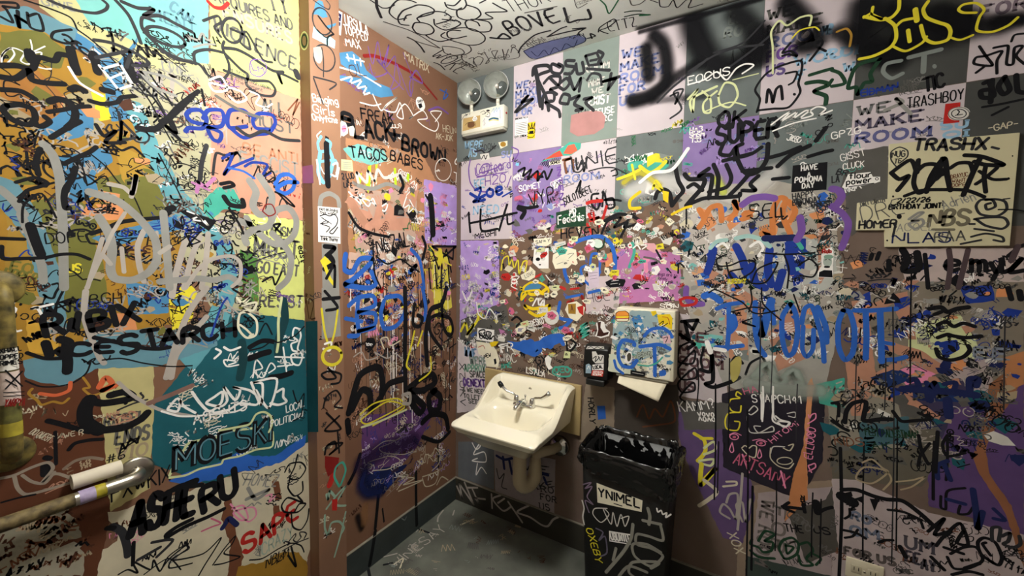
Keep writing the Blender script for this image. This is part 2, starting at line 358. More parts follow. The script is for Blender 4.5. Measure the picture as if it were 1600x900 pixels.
def fill(surf, poly, n, size, cols, wd, kinds='cczbbnnm', seed=1, tilt=.3, name='graffiti_scribbles', blobs=0, bcols=None, bsize=(8, 24), vert=.1):
    """a patch of overlapping small illegible tags, too many to tell apart"""
    R = random.Random(seed); P = nums(poly); d = D(surf); S = d.S
    xs = [p[0] for p in P]; ys = [p[1] for p in P]
    def pick():
        while True:
            x, y = R.uniform(min(xs), max(xs)), R.uniform(min(ys), max(ys))
            if inpoly(x, y, P): return x, y
    for _ in range(blobs):
        x, y = pick(); c = S.hit(x, y); r = R.uniform(*bsize)*S.scale(c); k = R.randint(4, 7); a0 = R.uniform(0, 6)
        d.puv(R.choice(bcols or cols), chaikin([c+Vector((math.cos(a0+6.28*i/k), math.sin(a0+6.28*i/k)*R.uniform(.5, 1)))*r*R.uniform(.45, 1.3) for i in range(k)], R.choice((0, 0, 1))))
    for _ in range(n):
        x, y = pick(); c = S.hit(x, y); sz = R.uniform(*size)*S.scale(c); a = R.gauss(0, tilt) + (math.pi/2 if R.random() < vert else 0); kd = R.choice(kinds)
        if kd == 'd': a = 0
        cs, sn = math.cos(a), math.sin(a); col = R.choice(cols); wm = R.uniform(*wd)*S.scale(c); asp = R.uniform(.6, 1.1)
        d.lay([c+Vector((a_*sz, b_*sz)) for a_ in (-.9, .9) for b_ in (-.6, .6)], 0, True)
        for qi, q in enumerate(scrib(R, kd)):
            q = [c+Vector((p.x*cs-p.y*asp*sn, p.x*sn+p.y*asp*cs))*sz for p in q]
            d.suv(col, wm, q, 2 if kd in 'cbm' else (1 if R.random() < .4 else 0), kd in 'cbnd', False)
    return d.b(name, kind='stuff')
# ------------------------------------------------------------------ the room
M_WALLR = mat('wall_paint_taupe', '#64544a', .65, spec=.2, var=.18, scale=3.5, bump=.15, hex2='#72625a')
M_WALLL = mat('wall_paint_brown', '#7f5e4a', .65, spec=.2, var=.1, scale=2.5, bump=.12, hex2='#735341')
M_FLOOR = mat('floor_concrete', '#4a4c46', .6, scale=5, bump=.25, hex2='#6a6c64')
M_CEIL = mat('ceiling_paint', '#e2e6de', .75, scale=2, bump=.05, hex2='#d8dcd4')
M_PLAIN = mat('wall_paint_plain', '#d0c8be',   .75, spec=.15, scale=2)
M_BASE = mat('baseboard_slate', '#3c4444', .5, scale=6, hex2='#2e3434')
M_BASER = mat('baseboard_dark', '#38362f', .5, scale=6, hex2='#2c2a26')
X1, Y1 = 3.2, -3.1
def quad_box(name, lo, hi, m):
    return tag(bx(name, lo, hi, m), kind='structure')
floor = quad_box('floor', (-.1, Y1-.1, -.1), (X1+.1, .1, 0), M_FLOOR)
ceiling = quad_box('ceiling', (-.1, Y1-.1, CEIL), (X1+.1, .1, CEIL+.1), M_CEIL)
wall_left = quad_box('wall_left', (-.1, Y1, 0), (0, 0, CEIL), M_WALLL)
wall_right = quad_box('wall_right', (-.1, 0, 0), (X1+.1, .1, CEIL), M_WALLR)
wall_rear = quad_box('wall_rear', (0, Y1-.1, 0), (X1, Y1, CEIL), M_PLAIN)
wall_far = quad_box('wall_far', (X1, Y1, 0), (X1+.1, 0, CEIL), M_PLAIN)
POSTX, PY0, PY1 = .069, -1.024, -.888
post = quad_box('trim_1', (0, PY0, 0), (POSTX, PY1, CEIL), mat('post_paint_brown', '#8c6850', .5, scale=3, hex2='#7e5d4a'))
tag(post, 'brown square corner post covered with stickers and marker', None)
base_l = bx('baseboard_left', (0, PY1, 0), (.012, -.012, .150), M_BASE); tag(base_l, kind='structure')
base_r = bx('baseboard_right', (0, -.012, 0), (X1, 0, .150), M_BASER); tag(base_r, kind='structure')
base_m = bx('baseboard_left_near', (0, Y1, 0), (.012, PY0, .150), M_BASER); tag(base_m, kind='structure')
for nm, par, lo, hi in (('baseboard_lip', base_l, (0, PY1, .150), (.0135, -.0135, .154)), ('baseboard_lip', base_r, (0, -.0135, .150), (X1, 0, .154))):
    bx(nm, lo, hi, mat('baseboard_edge', '#7c766a', .5), par)
SURF['R'] = Surf((0, 0, 0), (0, -1, 0), (0, 0, 1), wall_right)
SURF['L'] = Surf((0, 0, 0), (1, 0, 0), (0, 0, 1), wall_left)
SURF['C'] = Surf((0, 0, CEIL), (0, 0, -1), (0, 1, 0), ceiling)
SURF['F'] = Surf((0, 0, 0), (0, 0, 1), (0, 1, 0), floor)
SURF['P'] = Surf((POSTX, 0, 0), (1, 0, 0), (0, 0, 1), post)
SURF['Q'] = Surf((0, PY0, 0), (0, -1, 0), (0, 0, 1), post)
SURF['BL'] = Surf((.012, 0, 0), (1, 0, 0), (0, 0, 1), base_l)
SURF['BR'] = Surf((0, -.012, 0), (0, -1, 0), (0, 0, 1), base_r)
# printed paper sheets pasted over the right wall in a grid (about 30 x 50 cm each)
PAP = {'w': mat('paper_pinkish_white', '#c8bcc2',   .75, spec=.15, scale=5, hex2='#bdb2b8'), 'g': mat('paper_grey', '#6b7272',   .75, spec=.15, scale=6, hex2='#5c6363'),
       'n': mat('paper_grey_green', '#84908a',   .75, spec=.15, scale=6, hex2='#78847e'), 'u': mat('paper_purple', '#8a76a8',   .75, spec=.15, scale=6, hex2='#7d699a'),
       'd': mat('paper_dark_grey', '#4a4b4a',   .75, spec=.15, scale=5, hex2='#414241'), 'm': mat('paper_mauve', '#b072a4',   .75, spec=.15, scale=6, hex2='#a0669a'),
       'p': mat('paper_deep_purple', '#5b3f78',   .75, spec=.15, scale=6, hex2='#4c3566'), 'c': mat('paper_cream', '#d8d0bc',   .75, spec=.15, scale=6, hex2='#ccc4ae')}
CX = [.036, .423, .734, 1.038, 1.352, 1.65, 1.957, 2.255, 2.56]
def sheet(x0, x1, z0, z1, c, i=[0]):
    t = .0003+.00004*(i[0] % 6); i[0] += 1
    return bx('paper_sheet', (x0, -t, z0), (x1, 0, z1), PAP[c], wall_right)
for k, c in enumerate('gwnwgwdw'): sheet(CX[k] if k else .001, CX[k+1]-.001, 2.247, CEIL-.001, c)
for k, c in enumerate('wuwgugwd'): sheet(CX[k], CX[k+1]-.001, 1.748, 2.245, c)
SURF['R'].off = .0008
# ------------------------------------------------------------------ materials for the fixtures
M_PORC = mat('porcelain', '#efe8d2', .12, var=.02, scale=3, spec=.6, coat=.6)
M_CHROME = mat('chrome', '#d8d8d6', .12, metal=1, var=.03)
M_STEEL = mat('brushed_steel', '#b4aea2', .32, metal=1, var=.12, scale=20)
M_BLACKP = mat('black_plastic', '#141414', .4, var=.1)
M_WHITEP = mat('white_plastic', '#e2e0d0', .45, var=.04)
# ---- ceiling lamp (above the frame)
lamp = empty('ceiling_lamp', (LAMP.x, LAMP.y, LAMP.z)); tag(lamp, 'ceiling lamp with a flattened milky glass globe on a short neck', 'lamp')
bm = bmesh.new(); tube(bm, [LAMP, LAMP-Vector((0, 0, .015)), LAMP-Vector((0, 0, .02)), LAMP-Vector((0, 0, .09))], [.06, .055, .02, .02], 32); bm_obj('neck', bm, M_WHITEP, lamp, True)
mg = bpy.data.materials.new('lamp_glass'); mg.use_nodes = True; pb = mg.node_tree.nodes['Principled BSDF']
pb.inputs['Emission Color'].default_value = (*LAMP_COL, 1); pb.inputs['Emission Strength'].default_value = LAMP_E
bm = bmesh.new(); bmesh.ops.create_uvsphere(bm, u_segments=32, v_segments=16, radius=1)
for v in bm.verts: v.co = Vector((v.co.x*.13, v.co.y*.13, v.co.z*.07))+LAMP-Vector((0, 0, .155))
bm_obj('glass_globe', bm, mg, lamp, True)

# ---- wash basin
SX, SB, SF = .608, -.024, -.492      # centre, back and front
sink = empty('wash_basin', (SX, SB, .66)); tag(sink, 'cream porcelain wall-hung wash basin with chrome two-handle faucet', 'sink')
def sst(a, b, x):
    t = max(0, min(1, (x-a)/(b-a))); return t*t*(3-2*t)
HW = .249; DEP = SB-SF
def wing(v):                          # height of the outer rim along the depth
    return .938-(.136)*sst(.035, .30, v)-.027*max(0, (v-.385)/(DEP-.385))
def top_h(u, v):
    a = abs(u)
    inner = .928-.112*sst(.030, .095, v)-.010*sst(.095, .2, v)-.006*sst(.2, .38, v)
    du, dv = a/.205, (v-.276)/.118
    rr = (du**3.2+abs(dv)**3.2)**(1/3.2)
    inner -= .125*(1-sst(.42, 1.02, rr))
    k = sst(.196, .226, a)
    k = max(k, 1-sst(.016, .034, v))
    k = max(k, sst(.380, .392, v)*.999)
    return inner*(1-k)+wing(v)*k
bm = bmesh.new(); NU, NV = 64, 60; g = []
def crn(u, v):                        # round the plan corners at the front
    r = .03; a = abs(u)
    if a > HW-r and v > DEP-r:
        dx, dy = a-(HW-r), v-(DEP-r); m = max(dx, dy); L = math.hypot(dx, dy)
        if L > 1e-6: dx, dy = dx*m/L, dy*m/L
        return math.copysign(HW-r+dx, u), DEP-r+dy
    return u, v
for j in range(NV+1):
    v = DEP*j/NV; row = []
    for i in range(NU+1):
        u = -HW+2*HW*i/NU; uu, vv = crn(u, v)
        e = min(HW-abs(u), DEP-v)                      # distance from the outer edge: rounded lip
        eu = HW-abs(u); z = top_h(u, v)-.020*max(0, 1-eu/.030)*(.5+.5*sst(.1, .3, v))*(1-.8*sst(.38, .44, v))-.005*(1-sst(0, .010, e))
        row.append(bm.verts.new((SX+uu, SB-vv, z)))
    g.append(row)
for j in range(NV):
    for i in range(NU): bm.faces.new((g[j][i], g[j][i+1], g[j+1][i+1], g[j+1][i]))
edge = [g[j][0] for j in range(NV+1)]+[g[NV][i] for i in range(1, NU+1)]+[g[j][NU] for j in range(NV-1, -1, -1)]
def ring(f): return [bm.verts.new(f(v.co.copy())) for v in edge]
cxy = Vector((SX, (SB+SF)/2+.03, 0))
def under(inset, z):
    def f(c):
        d = Vector((c.x-cxy.x, c.y-cxy.y, 0)); q = c-d*inset
        zz = z + (.0 if c.y > -.2 else 0)
        return Vector((q.x, min(q.y, SB), min(zz, c.z-.004)))
    return f
r1 = ring(lambda c: Vector((c.x, c.y, min(c.z-.003, c.z-.006)))); r2 = ring(under(.075, .734)); r3 = ring(under(.12, .727)); r4 = ring(under(.45, .64)); r5 = ring(under(.8, .615))
prev = edge
for rg in (r1, r2, r3, r4, r5):
    for k in range(len(edge)-1): bm.faces.new((prev[k], rg[k], rg[k+1], prev[k+1]))
    prev = rg
bm.faces.new(r5)
basin = bm_obj('basin', bm, M_PORC, sink, True)
es = basin.modifiers.new('split', 'EDGE_SPLIT'); es.split_angle = math.radians(24)
bm = bmesh.new(); tube(bm, [(SX, SB-.29, .672), (SX, SB-.29, .683)], .022, 20); bm_obj('drain_ring', bm, M_CHROME, sink, True)
bm = bmesh.new(); tube(bm, [(SX-.0, SB-.0535, .893), (SX-.0, SB-.058, .891)], .009, 14); bm_obj('overflow_hole', bm, mat('shadow_grey', '#b8b09a', .5), sink, True)
# faucet: a centreset with two blade handles
fy = SB-.125; fz = .812
fau = bx('faucet', (SX-.062, fy-.026, fz-.006), (SX+.062, fy+.026, fz+.016), M_CHROME, sink, .008, 3)
bm = bmesh.new(); tube(bm, [(SX, fy, fz+.01), (SX, fy-.02, fz+.030), (SX, fy-.06, fz+.030), (SX, fy-.095, fz+.018), (SX, fy-.10, fz+.006)], [.018, .017, .015, .013, .012], 16); bm_obj('spout', bm, M_CHROME, fau, True)
bm = bmesh.new(); tube(bm, [(SX, fy+.012, fz+.01), (SX, fy+.012, fz+.05)], .003, 8); tube(bm, [(SX, fy+.012, fz+.05), (SX, fy+.012, fz+.06)], .006, 10); bm_obj('pop_up_rod', bm, M_CHROME, fau, True)
for s_, tip in ((-1, True), (1, False)):
    x = SX+s_*.05
    bm = bmesh.new(); tube(bm, [(x, fy, fz), (x, fy, fz+.025), (x, fy, fz+.045), (x, fy, fz+.052)], [.019, .017, .014, .008], 18); bm_obj('valve_bell', bm, M_CHROME, fau, True)
    bm = bmesh.new(); P = [(x, fy, fz+.046), (x+s_*.02, fy-.004, fz+.058), (x+s_*.06, fy-.008, fz+.066), (x+s_*.092, fy-.01, fz+.088), (x+s_*.108, fy-.01, fz+.104)]
    tube(bm, P, [.006, .007, .008, .011, .013], 12)
    for v in bm.verts: v.co.y = fy-.006+(v.co.y-fy+.006)*.9
    hd = bm_obj('blade_handle', bm, M_CHROME, fau, True)
    if tip:
        bm = bmesh.new(); tube(bm, [(x-.088, fy-.01, fz+.086), (x-.100, fy-.01, fz+.098), (x-.112, fy-.01, fz+.112)], [.0125, .0145, .011], 14); tag(bm_obj('handle_tip', bm, M_BLACKP, fau, True), 'black blade tip')
# drain pipe in its pale insulating sleeve
M_SLV = mat('pipe_sleeve', '#b8ab90', .6, var=.05)
pipe = empty('drain_pipe', (SX, -.2, .39)); tag(pipe, 'pale insulated drain trap hanging under the wash basin', 'pipe')
px0, py0 = .640, -.245
bm = bmesh.new()
P = [Vector((px0, py0, .614)), Vector((px0, py0, .52)), Vector((px0, py0, .46))]+arc((px0+.02, py0+.052, .45), (-.36, -.93, 0), (0, 0, -1), .056, .1, math.pi-.1, 10)+[Vector((px0+.04, py0+.104, .50)), Vector((px0+.04, py0+.104, .535))]
tube(bm, P, [.034, .036, .038]+[.038]*11+[.032, .028], 18); bm_obj('trap_sleeve', bm, M_SLV, pipe, True)
bm = bmesh.new(); tube(bm, [(px0+.04, py0+.104, .52), (px0+.045, py0+.106, .552), (px0+.075, py0+.125, .566), (px0+.11, -.07, .568), (px0+.125, -.001, .568)], .026, 16); bm_obj('trap_arm', bm, M_SLV, pipe, True)
bm = bmesh.new(); tube(bm, [(px0+.125, -.022, .568), (px0+.125, 0, .568)], [.052, .06], 24); bm_obj('wall_flange', bm, M_CHROME, pipe, True)
# bare carrier board behind the basin
bb = bx('backing_board', (.25, -.020, .66), (.888, 0, .940), mat('bare_tan_board', '#b09a6c', .6, scale=8, hex2='#a48e62'), None, .002)
tag(bb, 'tan backing board fixed to the wall behind the wash basin', 'board')

# ---- twin-head emergency light
E0, E1, EZ0, EZ1, EY = .076, .389, 2.394, 2.522, -.052
elt = empty('emergency_light', (.23, 0, EZ0)); tag(elt, 'white twin-head emergency light box with stickers under the ceiling', 'light')
bx('housing', (E0, EY, EZ0), (E1, -.0, EZ1), M_WHITEP, elt, .006)
bx('base_tray', (E0+.006, EY+.004, EZ0-.012), (E1-.006, 0, EZ0+.002), mat('tray_grey', '#b4b2a6', .5), elt, .003)
bm = bmesh.new(); tube(bm, [(E1-.002, -.026, 2.478), (E1+.004, -.026, 2.478)], .006, 12); tag(bm_obj('test_button', bm, mat('red_button', '#8c1c18', .4), elt, True), 'dark red test button')
M_LENS = mat('clear_lens', '#f4f6f4', .06, trans=1.0, var=.01, spec=.5, ior=1.3)
M_REFL = mat('mirror_reflector', '#dfe3df', .3, metal=.25, var=.12, scale=40)
for gx in (.142, .336):
    c = Vector((gx, -.055, 2.638)); ax = Vector((.32, -.94, -.12)).normalized()
    bm = bmesh.new(); prof = [(-.062, .012), (-.056, .034), (-.042, .052), (-.022, .064), (0, .071)]
    tube(bm, [c+ax*a for a, r in prof], [r for a, r in prof], 28, caps=False)
    hd = bm_obj('lamp_head', bm, M_REFL, elt, True)
    bm = bmesh.new(); tube(bm, [c+ax*a for a in (-.004, .004, .010)], [.0735, .0755, .0725], 32, caps=False); bm_obj('lens_ring', bm, mat('ring_white', '#eef0ec', .35), hd, True)
    bm = bmesh.new(); prof = [(.006, .071), (.014, .055), (.019, .036), (.021, .012)]
    tube(bm, [c+ax*a for a, r in prof], [r for a, r in prof], 28, caps=False); bm_obj('lens', bm, M_LENS, hd, True)
    bm = bmesh.new(); tube(bm, [c+ax*-.05, c+ax*-.02, c+ax*-.008], [.010, .012, .006], 14); bm_obj('bulb', bm, mat('bulb_frost', '#f0e8dc', .2), hd, True)
    st = c+Vector((0, .016, -.072))
    bm = bmesh.new(); tube(bm, [Vector((gx, -.030, EZ1-.004)), Vector((gx, -.032, EZ1+.012)), Vector((gx, -.035, EZ1+.024))], [.016, .010, .009], 14); tube(bm, [Vector((gx, -.035, EZ1+.016)), Vector((gx, -.034, 2.59))], .011, 12)
    bm_obj('swivel_stem', bm, M_WHITEP, elt, True)
SURF['E'] = Surf((0, EY, 0), (0, -1, 0), (0, 0, 1), elt)

# ---- paper towel dispenser
tow = empty('towel_dispenser', (1.22, 0, 1.06)); tag(tow, 'white paper towel dispenser plastered with stickers and blue paint', 'dispenser')
bm = bmesh.new(); DZ0, DZ1 = 1.062, 1.392
F_ = [(1.060, -.105, DZ0+.012), (1.368, -.105, DZ0), (1.364, -.10, DZ1), (1.093, -.10, DZ1)]
B_ = [(1.060, 0, DZ0+.012), (1.368, 0, DZ0), (1.364, 0, DZ1), (1.093, 0, DZ1)]
fv = [bm.verts.new(p) for p in F_]; bv = [bm.verts.new(p) for p in B_]
bm.faces.new(fv); bm.faces.new(bv[::-1])
for k in range(4): bm.faces.new((fv[k], bv[k], bv[(k+1) % 4], fv[(k+1) % 4]))
bm_obj('cabinet', bm, mat('dispenser_white', '#d8d2bc', .4, var=.05), tow, True, .007, 3)
bx('bottom_lip', (1.10, -.10, DZ0-.010), (1.345, -.02, DZ0+.004), mat('lip_grey', '#8c877a', .4), tow, .003)
SURF['D'] = Surf((1.2, -.1033, 1.2), (0, -1, .0152), (0, 0, 1), tow)
# the towel hanging out: a curled sheet
bm = bmesh.new(); n = 10; rows = []
for j in range(9):
    t = j/8; row = []
    for i in range(n+1):
        s_ = i/n
        x = 1.115+.225*s_-.03*t*s_; z = DZ0-.002-(.035+.052*s_)*t; y = -.085-.045*math.sin(t*1.3)-.012*s_*t
        row.append(bm.verts.new((x, y, z)))
    rows.append(row)
for a, b in zip(rows, rows[1:]):
    for i in range(n): bm.faces.new((a[i], a[i+1], b[i+1], b[i]))
pt = bm_obj('paper_towel', bm, mat('towel_paper', '#d6cdb6', .8, var=.04, scale=30), None, True)
sd = pt.modifiers.new('thick', 'SOLIDIFY'); sd.thickness = .0008
tag(pt, 'creased paper towel hanging out of the dispenser', 'paper towel')

# ---- soap dispenser
soap = empty('soap_dispenser', (.995, 0, .98)); tag(soap, 'black wall soap dispenser with red and white stickers', 'dispenser')
bm = bmesh.new()
prof = [(-.0, 1.188), (-.075, 1.186), (-.098, 1.170), (-.104, 1.06), (-.100, 1.015), (-.0, 1.010)]
L = [bm.verts.new((.930, y, z)) for y, z in prof]; R_ = [bm.verts.new((1.058, y, z)) for y, z in prof]
bm.faces.new(L); bm.faces.new(R_[::-1])
for k in range(6): bm.faces.new((L[k], L[(k+1) % 6], R_[(k+1) % 6], R_[k]))
bm_obj('cover', bm, M_BLACKP, soap, True, .007, 3)
bx('push_bar', (.945, -.108, .982), (1.043, -.02, 1.014), mat('push_black', '#1c1c1c', .3), soap, .006, 3)
SURF['O'] = Surf((.99, -.1044, 1.06), (0, -1, .05), (0, 0, 1), soap)

# ---- rubbish bin with bag
BX0, BX1, BY0, BY1, BZ = 1.010, 1.405, -.325, -.055, .735
binn = empty('rubbish_bin', (1.2, -.19, 0)); tag(binn, 'black rubbish bin with tagged sides and a black bag over its rim', 'bin')
def rrect(x0, x1, y0, y1, r, n=5):
    out = []
    for cx_, cy_, a0 in ((x1-r, y1-r, 0), (x0+r, y1-r, 90), (x0+r, y0+r, 180), (x1-r, y0+r, 270)):
        for i in range(n+1):
            a = math.radians(a0+90*i/n); out.append((cx_+r*math.cos(a), cy_+r*math.sin(a)))
    return out
bm = bmesh.new(); rings = []
for z, ins in ((0, .03), (.02, .026), (.45, .010), (BZ, 0), (BZ, .012), (.45, .022), (.03, .036)):
    rings.append([bm.verts.new((x, y, z)) for x, y in rrect(BX0+ins, BX1-ins, BY0+ins*.6, BY1-ins*.6, .03)])
for a, b in zip(rings, rings[1:]):
    for k in range(len(a)): bm.faces.new((a[k], a[(k+1) % len(a)], b[(k+1) % len(a)], b[k]))
bm.faces.new(rings[0][::-1]); bm.faces.new(rings[-1])
bm_obj('body', bm, M_BLACKP, binn, True)
M_BAG = mat('bag_film', '#0c0c0d', .2, var=.2, scale=12, spec=.7)
NB = 160; bm = bmesh.new(); Rb = random.Random(5)
base = rrect(BX0, BX1, BY0, BY1, .045, 8)
per = []
for k in range(NB):
    f = k/NB*len(base); i = int(f); a, b = Vector((*base[i % len(base)], 0)), Vector((*base[(i+1) % len(base)], 0)); per.append(a.lerp(b, f-i))
ctr = Vector((sum(p.x for p in per)/NB, sum(p.y for p in per)/NB, 0))
ph = [Rb.uniform(0, 6.28) for _ in range(8)]
def wr(k, j): return sum(math.sin(2*math.pi*k/NB*f+ph[q]+j*.35*(q-3))/(1+q*.5) for q, f in enumerate((3, 7, 11, 17, 23, 31, 41, 53)))*.3
rings = []
#           z      push-out  wrinkle
lev = [(.30, -.045, .003), (.45, -.035, .012), (.58, -.030, .016), (.66, -.022, .016), (.715, -.014, .012), (.752, -.006, .007), (.768, .006, .004), (.766, .018, .004), (.748, .026, .006), (.728, .028, .009), (.708, .026, .011), (.688, .022, .011), (.668, .020, .010), (.652, .018, .008), (.644, .016, .006)]
for j, (z, o, wv) in enumerate(lev):
    row = []
    for k in range(NB):
        p = per[k]; d = (p-ctr); d = Vector((d.x/.2, d.y/.14, 0)).normalized(); w_ = wr(k, j)
        zz = z+(w_*.010 if 4 < j < 9 else w_*.004)
        if j >= 9: zz += .012*math.sin(6.28*k/NB*2+1.0)*(j-8)/6 + (p.x-1.2)*-.10*(j-8)/6
        row.append(bm.verts.new(p+d*(o+w_*wv)+Vector((0, 0, zz))))
    rings.append(row)
for a, b in zip(rings, rings[1:]):
    for k in range(NB): bm.faces.new((a[k], a[(k+1) % NB], b[(k+1) % NB], b[k]))
bm.faces.new(rings[0])
bag = bm_obj('bin_bag', bm, M_BAG, binn, True)
tx = bpy.data.textures.new('crumple', 'CLOUDS'); tx.noise_scale = .06; tx.noise_depth = 3; tx.noise_type = 'HARD_NOISE'
bag.modifiers.new('sub', 'SUBSURF').render_levels = 2
dm = bag.modifiers.new('crumple', 'DISPLACE'); dm.texture = tx; dm.strength = .026; dm.mid_level = .5
SURF['T'] = Surf((1.2, BY0+.0042, .50), (0, -1, -.0215), (0, 0, 1), binn)

# ---- electric outlet
out = empty('wall_outlet', (2.085, 0, .36)); tag(out, 'ivory double outlet plate low on the wall', 'outlet')
bx('cover_plate', (2.028, -.007, .357), (2.142, 0, .438), mat('outlet_ivory', '#cfc6ae', .4, var=.03), out, .003)
for x in (2.060, 2.110):
    rc = bx('receptacle', (x-.017, -.0085, .381), (x+.017, -.005, .414), mat('outlet_face', '#bdb49c', .4), out, .002)
    for dx in (-.007, .007): bx('slot', (x+dx-.0012, -.0088, .393), (x+dx+.0012, -.008, .407), M_BLACKP, rc)
bm = bmesh.new(); tube(bm, [(2.085, -.006, .397), (2.085, -.0085, .397)], .004, 10); bm_obj('screw', bm, M_STEEL, out, True)

# ---- grab bars on the left wall
def bar(name, pts, rad, m, label, flanges, loc):
    o = empty(name, loc); tag(o, label, 'grab bar')
    bm = bmesh.new(); tube(bm, pts, rad, 20); bm_obj('rail', bm, m, o, True)
    for f in flanges:
        bm = bmesh.new(); tube(bm, [Vector(f), Vector(f)+Vector((.003, 0, 0)), Vector(f)+Vector((.010, 0, 0))], [.046, .046, .040], 28); bm_obj('wall_flange', bm, m, o, True)
    return o
hz, hy0, hy1, hx = .925, -2.65, -1.588, .055
P = [Vector((0, hy1, hz)), Vector((.02, hy1, hz))]+arc((.02, hy1-.035, hz), (0, 1, 0), (1, 0, 0), .035, 0, math.pi/2, 8)+arc((.02, hy0+.035, hz), (1, 0, 0), (0, -1, 0), .035, 0, math.pi/2, 8)+[Vector((0, hy0, hz))]
hbar = bar('grab_bar', P, .0185, M_STEEL, 'long horizontal steel grab bar with worn stickers and a round wall flange', [(0, hy1, hz), (0, hy0, hz)], (0, hy1, hz))
vy, vz0, vz1 = -1.829, 1.085, 1.520
P = [Vector((0, vy, vz1)), Vector((.022, vy, vz1))]+arc((.022, vy, vz1-.035), (0, 0, 1), (1, 0, 0), .035, 0, math.pi/2, 8)+arc((.022, vy, vz0+.035), (1, 0, 0), (0, 0, -1), .035, 0, math.pi/2, 8)+[Vector((0, vy, vz0))]
vbar = bar('grab_bar', P, .0185, mat('bar_grimy', '#7c6c38', .55, metal=.1, scale=40, hex2='#2c2818'), 'upright grab bar wrapped in white and yellow stickers', [(0, vy, vz1), (0, vy, vz0)], (0, vy, vz0))
def band(par, c0, c1, r, m, nm='sticker_band', label=None):
    bm = bmesh.new(); tube(bm, [c0, c1], r, 20, caps=False); o = bm_obj(nm, bm, m, par, True)
    if label: o['label'] = label
    return o
vx = .057
band(vbar, (vx, vy, 1.318), (vx, vy, 1.372), .0192, mat('band_white', '#d8d4cc', .5), label='white sticker with black lettering')
band(vbar, (vx, vy, 1.232), (vx, vy, 1.314), .0192, mat('band_pinkwhite', '#cbb8b0', .5), label='white sticker with crossed lines')
band(vbar, (vx, vy, 1.185), (vx, vy, 1.228), .0190, mat('band_olive', '#6d6a36', .5, scale=40, hex2='#3c3a24'))
band(vbar, (vx, vy, 1.150), (vx, vy, 1.184), .0193, mat('band_yellow', '#b8a838', .5, scale=30, hex2='#8c8030'))
band(hbar, (.055, -1.722, hz), (.055, -1.690, hz), .0194, mat('band_lilac', '#a89ab8', .5, scale=60, hex2='#8a7ca0'), label='lilac sticker')
band(hbar, (.055, -1.690, hz), (.055, -1.668, hz), .0195, mat('band_mustard', '#a89a2c', .5, scale=60, hex2='#807520'), label='mustard yellow sticker')
band(hbar, (.055, -2.2, hz), (.055, -1.73, hz), .0190, mat('band_flaking', '#7c6c48', .65, scale=45, hex2='#2e241a'))
# cardboard core left on the bar
core = empty('toilet_roll_core', (.038, -1.67, .965)); tag(core, 'empty pale cardboard toilet roll core lying on the grab bar', 'cardboard tube')
bm = bmesh.new(); seg = 28; c0, c1 = Vector((.024, -1.728, .964)), Vector((.024, -1.626, .964))
tube(bm, [c0, c1], .0205, seg, False); tube(bm, [c1, c0], .0193, seg, False)
bm_obj('core_tube', bm, mat('cardboard_pale', '#cfc6b4', .8, scale=30, var=.05), core, True)
# L-shaped cream plywood offcut screwed over the right wall
M_PLY = mat('cream_board', '#cbc4a2', .6, scale=4, var=.05)
SURF['B'] = Surf((0, -.012, 0), (0, -1, 0), (0, 0, 1))
outl = [SURF['B'].hit(*p) for p in ((1390, 225), (1594, 207), (1578, 384), (1383, 386), (1383, 359), (1338, 360), (1340, 317), (1388, 311))]
bm = bmesh.new(); fv = [bm.verts.new((q[0], -.012, q[1])) for q in outl]; bv = [bm.verts.new((q[0], 0, q[1])) for q in outl]
bm.faces.new(fv); bm.faces.new(bv[::-1])
for k in range(8): bm.faces.new((fv[k], bv[k], bv[(k+1) % 8], fv[(k+1) % 8]))
board = bm_obj('patch_board', bm, M_PLY, None, False, .001, 1); tag(board, 'cream L-shaped patch board covered in black marker tags on the right wall', 'board')
SURF['B'].parent = board; SURF['B'].off = .0003
# ================================================================== paint and writing on the left wall
def L4(x, y): return D('L', x, y, 4)
def patch(c, pts, jag=.002, sm=0, surf='L'): return D(surf).p(c, pts, sm, jag).b('paint_patch')
# ---- mural ground colours (near part of the left wall)
patch('#5a3524', '-60 500 160 560 165 720 175 800 150 910 -60 930')
patch('F', '60 -30 140 -30 340 90 335 335 250 330 200 180 130 60 60 10')
patch('#aaa688', '380 100 335 110 330 330 372 335 400 440 410 490 330 480 250 330 240 200 180 110')
patch('a', '105 -30 326 -24 326 101 296 95 140 38 118 0')
patch('f', '326 -30 466 -20 469 155 330 107')
patch('s', '329 108 469 155 473 345 375 332 330 300')
patch('f', '380 334 473 345 476 501 405 491 398 430')
patch('T', '330 478 405 491 476 501 482 690 400 726 325 757 238 725 236 640 300 560')
patch('C', '168 802 330 757 482 690 486 850 478 880 470 915 150 915 158 860 184 845', .004)
patch('#b7ad7a', '153 566 240 560 240 640 236 720 235 762 172 800 164 700 158 640')
patch('d', '-60 30 70 45 120 78 190 150 240 232 268 300 290 420 285 500 150 545 40 565 -60 520', .004)
